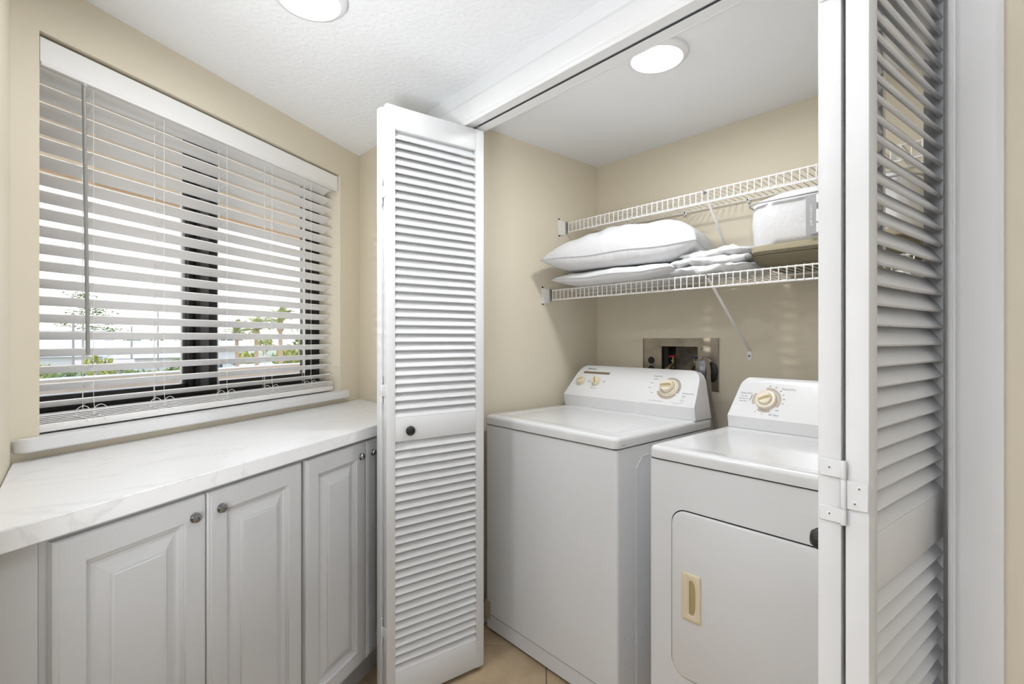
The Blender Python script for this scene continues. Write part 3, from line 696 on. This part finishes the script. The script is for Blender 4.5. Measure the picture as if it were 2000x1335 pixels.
# ================================================================== WASHER OUTLET BOX
YB = CY
ob = thing('washer_outlet_box', 'steel wall box with red and blue taps behind the washer', 'outlet box', (-1.237, YB, 1.12)); oo = Matrix.Translation((1.237, -YB, -1.12))
px0, px1, pz0, pz1 = -1.432, -1.046, 1.005, 1.2405
g = MB(); y0, y1 = YB-.003, YB
g.box(px0, HX0+.006, y0, y1, pz0, pz1); g.box(HX1-.004, px1, y0, y1, pz0, pz1); g.box(HX0+.006, HX1-.004, y0, y1, HZ1-.003, pz1); g.box(HX0+.006, HX1-.004, y0, y1, pz0, HZ0)
g.box(px0+.001, px0+.002, y0-.004, y0, pz0, pz1) ; g.box(px1-.003, px1, y0-.004, y0, pz0, pz1)
g.xf(oo).build('face_plate', M['steel'], ob)
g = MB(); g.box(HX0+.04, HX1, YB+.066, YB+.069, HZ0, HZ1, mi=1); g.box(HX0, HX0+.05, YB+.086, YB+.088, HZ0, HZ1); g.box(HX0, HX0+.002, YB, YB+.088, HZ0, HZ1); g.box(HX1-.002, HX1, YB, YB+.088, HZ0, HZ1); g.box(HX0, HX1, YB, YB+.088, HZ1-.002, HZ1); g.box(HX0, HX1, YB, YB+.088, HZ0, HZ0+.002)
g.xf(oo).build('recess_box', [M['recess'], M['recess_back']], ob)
for x, z in ((-1.343, 1.198), (-1.128, 1.195)): MB().lathe([(0, .004), (.004, .0035), (.0055, .001), (.0055, 0), (0, 0)], seg=16, ax='y').xf(Matrix.Scale(-1, 4, (0, 1, 0))).xf(Matrix.Translation((x, YB-.003, z))).xf(oo).build('screw', M['nickel'], ob)
for dz in (0, -.042):
    g = MB().lathe([(0, .003), (.0165, .003), (.0175, .001), (.0175, 0), (0, 0)], seg=28, ax='y').xf(Matrix.Scale(-1, 4, (0, 1, 0))).xf(Matrix.Translation((-1.386, YB-.003, 1.133+dz))).xf(oo); bmesh.ops.reverse_faces(g.b, faces=g.b.faces)
    sk = g.build('socket', M['black'], ob)
g = MB().lathe([(0, .0015), (.003, .001), (.003, 0), (0, 0)], seg=12, ax='y').xf(Matrix.Scale(-1, 4, (0, 1, 0))).xf(Matrix.Translation((-1.386, YB-.003, 1.112))).xf(oo); g.build('screw', M['nickel'], ob)
def tap(x, y, z, col, wheel):
    t = MB(); t.lathe([(0, -.03), (.007, -.03), (.007, 0), (.0095, .002), (.0095, .010), (.005, .012), (.0045, .024), (0, .024)], (x, y, z), seg=14)
    t.tube([(x, y, z-.012), (x-.004, y-.02, z-.020), (x-.006, y-.035, z-.034)], .010, 12); t.lathe([(.0, -.046), (.0135, -.046), (.0135, -.028), (.011, -.026), (0, -.026)], (x-.006, y-.034, z), seg=12)
    b = t.xf(oo).build('tap', M['brass'], ob)
    h = MB()
    if wheel:
        h.lathe([(.0, .0255), (.005, .0255), (.005, .0235), (.018, .0225), (.0205, .024), (.0205, .028), (.018, .0295), (.005, .0285), (0, .0285)], (x, y, z), seg=10)
    else:
        h.lathe([(0, .0255), (.006, .0255), (.0155, .023), (.0165, .026), (.0155, .029), (.006, .0285), (0, .0285)], (x, y, z), seg=9)
    h.xf(oo).build('tap_handle', col, b)
tap(-1.283, YB+.022, 1.128, M['red'], True); tap(-1.172, YB+.022, 1.126, M['blue'], False)
# dark hose stubs below the taps
for x in (-1.289, -1.178): MB().tube([(x, YB-.012, 1.086), (x-.002, YB-.02, 1.06), (x-.004, YB-.03, 1.0), (x-.004, YB-.05, .93)], .011, 12).xf(oo).build('hose', M['black'], ob, label='black rubber supply hose')
# grey junction block + ribbed cords
MB().box(-1.148, -1.098, YB-.020, YB-.003, 1.055, 1.140, bev=.004).xf(oo).build('plug_block', M['steel_grey'], ob)
MB().lathe([(0, 0), (.026, 0), (.026, .012), (.018, .017), (0, .018)], seg=24, ax='y', sy=1.7).xf(Matrix.Scale(-1, 4, (0, 1, 0))).xf(Matrix.Translation((-1.076, YB-.003, 1.09))).xf(oo).build('plug', M['black'], ob, label='black round plug')
g = MB(); pc = thing('dryer_cord', 'flat grey three-strand cord dropping from the wall box between washer and dryer', 'cord', (-1.02, YB-.03, .55)); po = Matrix.Translation((1.02, -(YB-.03), -.55))
for k in range(3):
    d = .0055*(k-1)
    pts = [(-1.112+d*.3, YB-.024, 1.150+d), (-1.100+d, YB-.030, 1.158), (-1.086+d, YB-.036, 1.145), (-1.074+d, YB-.042, 1.11), (-1.068+d, YB-.05, 1.06), (-1.058+d, YB-.06, 1.00), (-1.04+d*1.1, YB-.07, .93), (-1.015+d*1.2, YB-.08, .84), (-.985+d*1.2, YB-.09, .74), (-.955+d, YB-.07, .5), (-.93+d, YB-.06, .25), (-.90+d, YB-.06, .02)]
    # smooth
    P = []
    for i in range(len(pts)-1):
        p0, p1, p2, p3 = [Vector(pts[max(0, min(len(pts)-1, i+j))]) for j in (-1, 0, 1, 2)]
        for t in (0, .25, .5, .75): P.append(.5*((2*p1)+(-p0+p2)*t+(2*p0-5*p1+4*p2-p3)*t*t+(-p0+3*p1-3*p2+p3)*t**3))
    P.append(Vector(pts[-1])); MB().tube(P, .0042, 8).xf(po).build('cord_strand', M['hose'], pc)

# ================================================================== WIRE SHELVES
def shelf(z1, y0, label, xend, braces):
    z0 = z1-.046; x0 = CXL+.004; x1 = CXR-.004
    sh = thing('wire_shelf', label, 'wire shelf', (x0, CY-.02, z1)); so = Matrix.Translation((-x0, -(CY-.02), -z1))
    for (y, z, r) in ((y0, z1, .0030), (y0, z0, .0036), ((y0+CY)/2, z1-.004, .0030), (CY-.012, z1-.004, .0030)):
        MB().tube([(x0+.012 if y == y0 else x0, y, z), (x1, y, z)], r, 8).xf(so).build('rail', M['wire'], sh)
    # one deck wire: runs from the back, over the front rail and down to the lower lip
    g = MB().tube([(0, CY-.006, z1+.0008), (0, y0+.004, z1+.0035), (0, y0-.001, z1+.0028), (0, y0-.0032, z1-.002), (0, y0-.0032, z0-.002)], .0019, 6); g.xf(Matrix.Translation((0, -(CY-.02), -z1)))
    me = g.mesh('deck_wire', M['wire']); n = int((x1-x0-.02)/.0254)
    for k in range(n): link('deck_wire', me, sh, (.018+k*.0254, 0, 0))
    # end bracket on the left wall
    g = MB(); g.prism([(y0-.060, z1+.010), (y0-.008, z1+.006), (y0-.006, z0-.002), (y0-.012, z0-.016), (y0-.056, z0-.020)], CXL, CXL+.007)
    bmesh.ops.bevel(g.b, geom=list(g.b.edges), offset=.002, segments=2, affect='EDGES'); g.xf(so).build('end_bracket', M['wire'], sh)
    MB().box(CXL, CXL+.012, y0-.008, y0+.006, z0-.004, z1+.006, bev=.002).xf(so).build('rail_cup', M['steel_grey'], sh)
    g = MB()
    for yy, zz in ((y0-.052, z1+.014), (y0-.05, z0-.022)): g.lathe([(0, 0), (.004, 0), (.004, .004), (0, .005)], (CXL, yy, zz), seg=10, ax='x')
    g.xf(so).build('bracket_screws', M['black'], sh)
    for k in range(5):
        x = CXL+.24+k*.285
        g = MB(); g.box(x-.006, x+.006, CY-.018, CY, z1-.016, z1+.004, bev=.002); g.xf(so).build('wall_clip', M['wire'], sh)
        MB().lathe([(0, 0), (.003, 0), (.003, .003), (0, .004)], seg=10, ax='y').xf(Matrix.Scale(-1, 4, (0, 1, 0))).xf(Matrix.Translation((x, CY-.018, z1-.006))).xf(so).build('clip_screw', M['black'], sh)
    for bx, bz in braces:
        p0 = Vector((bx, y0+.004, z1-.006)); p1 = Vector((bx, CY-.004, bz+.02)); d = (p1-p0).normalized(); nrm = Vector((0, -d.z, d.y))
        g = MB(); w = .0055
        A_ = [p0+Vector((sx*w, 0, 0))+nrm*t for sx, t in ((-1, 0), (1, 0), (1, .003), (.6, .003), (.6, .0012), (-.6, .0012), (-.6, .003), (-1, .003))]
        a = [g.b.verts.new(p) for p in A_]; b = [g.b.verts.new(p+(p1-p0)) for p in A_]; m = len(a)
        for k in range(m): g.b.faces.new([a[k], a[(k+1) % m], b[(k+1) % m], b[k]])
        g.b.faces.new(a[::-1]); g.b.faces.new(b); bmesh.ops.recalc_face_normals(g.b, faces=g.b.faces)
        br = g.xf(so).build('brace', M['wire'], sh)
        g = MB(); g.box(bx-.009, bx+.009, CY-.003, CY, bz-.018, bz+.018, bev=.001); g.xf(so).build('brace_foot', M['wire'], br)
        MB().lathe([(0, 0), (.0035, 0), (.0035, .002), (0, .003)], seg=10, ax='y').xf(Matrix.Scale(-1, 4, (0, 1, 0))).xf(Matrix.Translation((bx, CY-.003, bz))).xf(so).build('brace_screw', M['black'], br)
        MB().box(bx-.004, bx+.004, y0-.004, y0+.010, z1-.010, z1+.003).xf(so).build('brace_hook', M['steel_grey'], br)
    return sh
shelf(1.822, 1.880, 'upper white wire shelf across the back of the closet', None, [(-.985, 1.54), (-.38, 1.54)])
shelf(1.474, 1.765, 'lower white wire shelf carrying the pillows and bedding', None, [(-.915, 1.166), (-.33, 1.166)])

# ================================================================== PILLOWS
def pillow(name, label, cx, cy, z0, L_, D_, h, rz, seam=.45, seed=1, tilt=0, bulge=None, dent=1.0):
    """soft pillow; seam height fraction; returns the thing"""
    t = thing(name, label, 'pillow', (cx, cy, z0), rz, 'pillows on the lower shelf')
    nu, nv = 90, 60; rnd = Vector((seed*3.7, seed*1.3, seed))
    def shape(a, b):
        # a, b in -1..1 ; superellipse falloff with pinched corners
        ea = abs(a); eb = abs(b)
        px = a*L_/2*(1-.055*(1-eb**2)); py = b*D_/2*(1-.075*(1-ea**2))
        f = max(0, (1-ea**2.6))*max(0, (1-eb**2.6)); f = f**.42
        return px, py, f
    def wr(px, py, s_):
        n = noise.noise(Vector((px*9, py*9, s_))+rnd)*.5+noise.noise(Vector((px*22+py*8, py*15, s_*2))+rnd)*.22
        r_ = noise.ridged_multi_fractal(Vector((px*6+py*2, py*4-px*1.5, s_))+rnd, 1, 2, 3, 1, 2)
        return n*.011-(r_-1)*.011
    def top(u_, v_):
        a, b = u_*2-1, v_*2-1; px, py, f = shape(a, b); ed = min(1, 4*(1-max(abs(a), abs(b))))
        hh = h*(1-seam)*(bulge(px, py) if bulge else 1)
        return (px, py, h*seam*.95+seamz(a, b)+f*hh+wr(px, py, 1)*f*dent)
    def bot(u_, v_):
        a, b = u_*2-1, v_*2-1; px, py, f = shape(a, b)
        return (px, py, max(.001, (h*seam*.95+seamz(a, b))*(1-min(1, f*1.35))+wr(px, py, 5)*.3*f))
    def seamz(a, b): return .012*math.sin(a*4+seed)*(1-abs(b))*0 + .0028*math.sin(a*7+seed*2+b*3)+tilt*a
    g = MB(); g.grid(top, nu, nv); g.grid(lambda u_, v_: bot(v_, u_), nv, nu)
    bmesh.ops.remove_doubles(g.b, verts=g.b.verts, dist=.0008); bmesh.ops.recalc_face_normals(g.b, faces=g.b.faces)
    g.build('pillow_cover', M['linen'], t, ang=80)
    pts = []
    for k in range(160):
        s_ = k/160*4; e = int(s_); q = (s_-e)*2-1
        a, b = {0: (q, -1), 1: (1, q), 2: (-q, 1), 3: (-1, -q)}[e]
        px, py, f = shape(a, b); pts.append((px*1.002, py*1.004, h*seam*.95+seamz(a, b)))
    pts.append(pts[0]); MB().tube(pts, .0016, 6).build('piping', M['piping'], t, label='grey piping round the edge')
    return t
SZ = 1.480
pillow('pillow', 'flatter white pillow with grey piping, lowest on the shelf', -1.345, 1.895, SZ, .60, .40, .078, R(3), seam=.42, seed=2, dent=.8)
pillow('pillow', 'plump white pillow with grey piping, lying on the flatter pillow', -1.340, 1.882, SZ+.068, .70, .39, .195, R(12.5), seam=.30, seed=5, tilt=.006, bulge=lambda x, y: 1+.28*x)

# ================================================================== FOLDED SHEET
fs = thing('folded_sheet', 'white sheet loosely folded beside the pillows on the lower shelf', 'bed sheet', (-.925, 1.90, SZ+.005))
def fold_slab(L_, D_, z0, h, seed, mb, fx=0, fy=0, rr=0):
    nu, nv = 56, 44; rnd = Vector((seed*5.1, seed*2.2, 0))
    def P(u_, v_):
        # wrap round a rounded slab section: v goes round, u along
        a = v_*2*PI; w = D_/2; hh = h/2
        cy = w*math.copysign(abs(math.cos(a))**.35, math.cos(a)); cz = hh*math.copysign(abs(math.sin(a))**.75, math.sin(a))
        x = (u_-.5)*L_; e = min(u_, 1-u_)*2; k = min(1, (e*6))**.5
        n1 = noise.noise(Vector((x*14, cy*10, seed+cz*30))+rnd)*.012+noise.noise(Vector((x*36, cy*26, seed+cz*60))+rnd)*.007
        rg = noise.ridged_multi_fractal(Vector((x*9+cy*5, cy*9, seed))+rnd, 1, 2, 3, 1, 2)
        k2 = .45+.55*k
        c_, s_ = math.cos(rr), math.sin(rr); xx, yy = x+n1*.8, cy*(.93+.07*k)+n1
        return (fx+xx*c_-yy*s_, fy+xx*s_+yy*c_, z0+hh+cz*k2+n1*.9-(rg-1)*.0050)
    mb.grid(P, nu, nv)
for i, (L_, D_, z, h, fx, fy, rr) in enumerate(((.30, .255, .000, .034, .0, -.002, 0), (.285, .245, .027, .036, -.012, -.006, R(4)), (.25, .235, .056, .034, .012, .0, R(-5)))):
    g = MB(); fold_slab(L_, D_, z, h, i+2, g, fx, fy, rr)
    bmesh.ops.remove_doubles(g.b, verts=g.b.verts, dist=.0004)
    bmesh.ops.holes_fill(g.b, edges=[e for e in g.b.edges if len(e.link_faces) == 1], sides=200); bmesh.ops.recalc_face_normals(g.b, faces=g.b.faces)
    g.build('sheet_fold', M['linen'], fs, ang=80)

# ================================================================== BEDDING BAG
bx0, bx1, by0, by1 = -.775, -.30, 1.775, 2.10; bc = ((bx0+bx1)/2, (by0+by1)/2, SZ)
bb = thing('bedding_bag', 'clear zipped bag of white quilted bedding with olive base on the lower shelf', 'bedding bag', bc); bo = Matrix.Translation((-bc[0], -bc[1], -bc[2]))
def boxloop(g, levels, rc=.06, nz=1, rseed=0, amp=0, cap_top=True, cap_bot=True, dome=0):
    V = []
    for ins, z, a in levels:
        q = rrect(bx0+ins, bx1-ins, by0+ins*.8, by1-ins*.8, rc, 8); L = []
        m = len(q)
        # subdivide the straight runs
        Q = []
        for i in range(m):
            p, n_ = Vector(q[i]), Vector(q[(i+1) % m]); d = (n_-p).length; k = max(1, int(d/.018))
            for t in range(k): Q.append(p+(n_-p)*t/k)
        V.append(Q); 
    cnt = min(len(q) for q in V)
    V = [q[:cnt] if len(q) == cnt else [q[int(i*len(q)/cnt)] for i in range(cnt)] for q in V]
    out = []
    for (ins, z, a), q in zip(levels, V):
        row = []
        for p in q:
            n1 = noise.noise(Vector((p.x*11, p.y*11, z*14+rseed)))*a+noise.noise(Vector((p.x*26, p.y*26, z*22+rseed)))*a*.5
            d = Vector((p.x-bc[0], p.y-bc[1])).normalized(); row.append(g.b.verts.new((p.x+d.x*n1, p.y+d.y*n1, z)))
        out.append(row)
    for a, b in zip(out, out[1:]):
        for k in range(cnt): g.b.faces.new([a[k], a[(k+1) % cnt], b[(k+1) % cnt], b[k]])
    if cap_bot: g.b.faces.new(out[0][::-1])
    if cap_top: g.b.faces.new(out[-1])
    bmesh.ops.recalc_face_normals(g.b, faces=g.b.faces); return g
z = SZ
g = MB(); boxloop(g, [(.060, z+.002, 0), (.035, z+.006, 0), (.012, z+.022, 0), (.002, z+.040, 0), (.0, z+.044, 0)], cap_top=True); g.xf(bo).build('bag_base', M['bag_base'], bb, label='dark olive fabric base')
g = MB()
for i in range(3): boxloop(g, [(.0005, z+.0455+i*.004, 0), (-.0012, z+.0475+i*.004, 0), (.0005, z+.0490+i*.004, 0)], cap_top=True)
g.xf(bo).build('base_piping', M['bag_base'], bb)
g = MB(); boxloop(g, [(.0, z+.0575, 0), (-.0006, z+.064, 0), (.0006, z+.077, 0)], cap_top=True); g.xf(bo).build('zip_band', M['bag_zip'], bb, label='olive woven band')
TOPZ = .224
g = MB(); boxloop(g, [(.006, z+.0775, .000)]+[(.006-.004*math.sin(PI*t/8), z+.078+(TOPZ-.078)*t/8, .004) for t in range(1, 8)]+[(.004, z+TOPZ, .001), (.025, z+TOPZ+.016, .004), (.06, z+TOPZ+.032, .005), (.10, z+TOPZ+.042, .005)]); g.xf(bo).build('quilt', M['linen'], bb, ang=80)
g = MB(); boxloop(g, [(-.002, z+.0775, .0)]+[(-.001-.004*math.sin(PI*t/8), z+.078+(TOPZ-.078)*t/8, .006) for t in range(1, 8)]+[(-.004, z+TOPZ, .0)], cap_bot=False, cap_top=False, rseed=4); g.xf(bo).build('clear_side', M['vinyl'], bb, ang=80, label='clear vinyl side')
g = MB(); q = rrect(bx0-.005, bx1+.005, by0-.005, by1+.005, .06, 8); MB().tube([(p[0], p[1], z+TOPZ) for p in q+[q[0]]], .0032, 8).xf(bo).build('top_piping', M['tag_grey'], bb, label='grey piping round the lid')
# quilting pattern as raised rings is part of the cover; printed care card on the front
cx0 = -.580
MB().box(cx0, cx0+.16, by0-.0125, by0-.0115, z+.090, z+.215).xf(bo).build('card', M['tag_grey'], bb, label='grey printed product card')
g = MB(); g.box(cx0+.030, cx0+.10, by0-.0132, by0-.0126, z+.188, z+.213); g.box(cx0+.030, cx0+.075, by0-.0132, by0-.0126, z+.128, z+.166); g.box(cx0+.030, cx0+.06, by0-.0132, by0-.0126, z+.094, z+.122)
cd = g.xf(bo).build('card_panels', M['tag_white'], bb)
g = MB()
for i in range(9): w = (.0012, .0022, .0008)[i % 3]; g.box(cx0+.038+i*.0036, cx0+.038+i*.0036+w, by0-.0138, by0-.0133, z+.134, z+.160)
for i in range(6): g.box(cx0+.032, cx0+.06, by0-.0134, by0-.0129, z+.169+i*.0028, z+.1702+i*.0028)
for i in range(26): a, b = random.randrange(7), random.randrange(7)
g.xf(bo).build('bar_code', M['ink'], bb)
RX = Matrix.Rotation(R(90), 4, 'X')
text('mattress pad', .013, M['tag_white'], bb, bo @ Matrix.Translation((cx0+.017, by0-.0132, z+.150)) @ RX @ Matrix.Rotation(R(-90), 4, 'Z'), 'card_lettering')

# ================================================================== OUTSIDE
gr = MB().box(-500, -6, -300, 400, -7.2, -7.0); tag(gr.build('ground', M['ground'], kind='structure'), 'sandy ground far below the window', 'ground', kind='structure')
g = MB(); g.box(-6, 6, 1.40, 1.52, .2, 1.037, bev=.01); struct('balcony_parapet', g, M['ledge'], loc=A2, rot=(0, 0, WR))
g = MB(); g.box(-6, 6, .20, 1.40, 2.055, 2.20); g.box(-6, 6, 1.28, 1.40, 2.02, 2.055); struct('balcony_soffit', g, M['stucco'], loc=A2, rot=(0, 0, WR))
g = MB(); g.box(-6, 6, .20, 1.52, .08, .20); struct('balcony_floor', g, M['ledge'], loc=A2, rot=(0, 0, WR))
g = MB(); g.box(-6, -1.62, .0, .2, .2, 2.3); g.box(.12, 6, .05, .2, .2, 2.3); struct('wall_outside', g, M['stucco'], loc=A2, rot=(0, 0, WR))
GZ = -7.0
def blob(g, c, r, sq=.8, seed=0, n=10, mi=0):
    def P(u_, v_):
        th = u_*2*PI; ph = (v_-.5)*PI; d = Vector((math.cos(th)*math.cos(ph), math.sin(th)*math.cos(ph), math.sin(ph)*sq))
        k = r*(1+.45*noise.noise(d*3.1+Vector((seed, 0, seed*.7))))
        return Vector(c)+d*k
    g.grid(P, n, n-2, closed_u=True, mi=mi)
def crown_mesh(seed, m):
    random.seed(seed); g = MB()
    for k in range(230):
        d = Vector((random.gauss(0, 1), random.gauss(0, 1), random.gauss(0, 1))).normalized()*random.uniform(.55, 1)**.6
        lob = 1+.28*noise.noise(d*2.2+Vector((seed, 0, 0))); c = Vector((d.x*.5*lob, d.y*.5*lob, .5+d.z*.36*lob)); r = random.uniform(.03, .075)
        q = [g.b.verts.new(c+Vector((random.uniform(-1, 1), random.uniform(-1, 1), random.uniform(-1, 1)))*r*1.5) for _ in range(4)]
        for t in ((0, 1, 2), (0, 1, 3), (1, 2, 3), (0, 2, 3)): g.b.faces.new([q[i] for i in t])
    return g.mesh('crown', m, 5)
CM = {}
def tree(x, y, h, w, m, label, cat='tree', group=None, name='tree', crown=5, seed=0):
    t = thing(name, label, cat, (x, y, GZ), 0, group)
    MB().tube([(0, 0, 0), (.1, .1, h*.35), (0, .1, h*.7)], .16, 7, taper=.07).build('trunk', M['trunk'], t)
    k = (m.name, seed % 3)
    if k not in CM: CM[k] = crown_mesh(seed, m)
    c = link('crown', CM[k], t, (0, 0, h*.22)); c.scale = (w, w, h*.92); return t
def house(x, y, w, d, h, rh, rz, label, roofm, nwin=4, name='house'):
    t = thing(name, label, 'house', (x, y, GZ), rz)
    MB().box(-w/2, w/2, -d/2, d/2, 0, h).build('wall', M['house_wall'], t)
    MB().prism([(-d/2-.6, h), (d/2+.6, h), (0, h+rh)], -w/2-.6, w/2+.6).build('roof', roofm, t)
    me = MB().box(-.6, .6, -.08, 0, -.8, .8).mesh('window', M['glass_dark'])
    for lv in range(max(1, int(h//3))):
        for k in range(nwin):
            link('window', me, t, (-w/2+w*(k+.7)/(nwin+.4), -d/2-.01, 1.7+lv*3.0))
    return t
# houses (facing the window, i.e. the local -y side turned to +x)
HR = R(90)
house(-122, -4, 16, 14, 5.2, 3.2, HR, 'long pale house with shallow gable roof far left through the blind', M['roof'], 6)
house(-86, 3.3, 5, 5, 4.2, 1.3, HR, 'small tan-roofed pavilion just right of the tilt wand', M['roof_tan'], 3)
house(-104, 9.8, 9, 9, 5.2, 1.2, HR, 'white house with a row of dark windows, halfway between wand and mullion', M['roof'], 5)
house(-140, 19, 26, 12, 5.5, 2.4, HR, 'broad house with wide pale roof behind the white house', M['roof'], 7)
house(-70, 17.6, 3.4, 4, 4.6, .5, R(105), 'white shed with pale boards right of the mullion', M['roof'], 1)
house(-190, -2, 22, 16, 10.5, .4, HR, 'flat-roofed white block beyond the long house', M['roof'], 5)
# broad trees and hedges
rs = random.Random(5)
specs = []
for k in range(8): specs.append((-64-6*(k % 2)-rs.uniform(0, 1.5), -5.5+k*2.5, rs.uniform(4.6, 6.4), rs.uniform(3.2, 4.4), 'leaf_yellow' if k % 2 else 'leaf'))
for i, (x, y, h, w, m) in enumerate(specs):
    tree(x, y, h, w, M[m], 'yellow-green street tree seen below the horizon through the blind', group='street trees below the window', seed=i+10)
for k in range(14):
    x = (-76, -84, -92)[k % 3]; y = 18+k*1.9
    tree(x, y, rs.uniform(5.2, 7.2), rs.uniform(3.2, 4.6), M['leaf' if k % 3 else 'leaf_yellow'], 'low green tree among the palms in the right half of the window', group='low trees among the palms', seed=k+40)
tree(-64, 19.6, 4.3, 2.6, M['leaf_dark'], 'dark round bush beside the white shed', cat='bush', name='bush', seed=77)
# tree line on the horizon
for k in range(26):
    y = -60+k*9+rs.uniform(-2, 2); t = thing('distant_tree', 'hazy grey-green tree on the horizon', 'tree', (-290+(15 if k % 2 else -15), y, GZ), 0, 'trees along the horizon')
    c = link('crown', CM[[q for q in CM][k % len(CM)]], t, (0, 0, .5)); c.scale = (9, 8.5, rs.uniform(8.5, 11)); MB().tube([(0, 0, 0), (0, 0, 6)], .3, 6).build('trunk', M['trunk'], t)
# tall pine
t = thing('pine_tree', 'tall thin pine with open flat crown behind the tilt wand', 'tree', (-98, 1.7, GZ)); random.seed(21)
MB().tube([(0, 0, 0), (.2, -.1, 8), (.1, .3, 14)], .28, 8, taper=.10).build('trunk', M['pole'], t)
g = MB(); g2 = MB()
for k in range(15):
    z = 9.0+k*.38; a = random.uniform(0, 2*PI); l = random.uniform(1.5, 4.2)*(1 if z < 13 else .6)
    e = Vector((l*math.cos(a)*.6, l*math.sin(a), z+l*.18)); g2.tube([(.1, .1, z), tuple(e*.5+Vector((0, 0, z*.5-.1))), tuple(e)], .09, 5, taper=.03)
    for j in range(80):
        c = e+Vector((random.gauss(0, .7), random.gauss(0, .9), random.uniform(-.15, .4))); q = [g.b.verts.new(c+Vector((random.uniform(-1, 1), random.uniform(-1, 1), random.uniform(-.5, .5)))*.34) for _ in range(3)]; g.b.faces.new(q)
g2.build('branches', M['pole'], t); g.build('needles', M['leaf'], t, ang=20)
# palms
def frond_mesh(seed):
    random.seed(seed); g = MB(); n = 9; L = 2.7
    P = [Vector((L*t*(1-.25*t), 0, 1.15*t*(1-t*.2)*1.3-1.9*t*t)) for t in [i/n for i in range(n+1)]]
    g.tube(P, .045, 4, taper=.012)
    for i in range(1, n*3):
        t = i/(n*3); k = int(t*n); p = P[k].lerp(P[min(k+1, n)], t*n-k); l = .75*math.sin(PI*min(1, t*.9+.12))
        for sd in (-1, 1):
            e = p+Vector((l*.45, sd*l*.75, -.28*l)); w = Vector((.055, 0, 0)); g.b.faces.new([g.b.verts.new(q) for q in (p-w, p+w, e)])
    return g.mesh('frond', M['palm_leaf'])
FM = [frond_mesh(i) for i in range(2)]
def palm(x, y, h, label, k):
    t = thing('palm_tree', label, 'palm tree', (x, y, GZ), 0, 'palms in the right half of the window'); random.seed(k)
    MB().tube([(0, 0, 0), (.05, .05, h*.5), (0, 0, h)], .24, 10, taper=.19).build('trunk', M['trunk'], t)
    MB().lathe([(.18, 0), (.34, .25), (.42, .6), (.30, .95), (.1, 1.1)], (0, 0, h-.6), seg=12).build('boot', M['trunk'], t)
    for i in range(22):
        link('frond', FM[i % 2], t, (0, 0, h+.25), (0, R(random.uniform(-62, 25)) if i > 3 else R(random.uniform(-80, -50)), 2*PI*i/22*2.7))
palm(-53.5, 15.8, 9.5, 'tallest palm tree in the right half of the window', 1)
palm(-60, 15.2, 8.9, 'palm tree just left of the tallest palm', 2)
palm(-66, 14.6, 8.6, 'smallest palm tree, nearest the window mullion', 3)
# utility poles
def pole(x, y, h, label, arm=True, r=.14):
    t = thing('utility_pole', label, 'utility pole', (x, y, GZ)); MB().tube([(0, 0, 0), (0, 0, h)], r, 8, taper=r*.75).build('post', M['pole'], t)
    if arm: MB().box(-.06, .06, -1.1, 1.1, h-1.0, h-.86).build('cross_arm', M['pole'], t)
pole(-79.8, .06, 11.4, 'left utility pole of the pair behind the tilt wand'); pole(-79.4, .95, 10.6, 'right utility pole of the pair behind the tilt wand', False)
pole(-96, 6.8, 10.2, 'thin utility pole between the wand and the mullion', False); pole(-75, 7.9, 12.0, 'bare pole closest to the window mullion on its left', False, .1)
g = MB().box(-74, -56, 16, 34, GZ, GZ+.05); 
tag(MB().box(-58, -50, 17.5, 26, GZ, GZ+.04).build('sand_court', M['yellow']), 'yellow strip of ground at lower right of the window view', 'court')
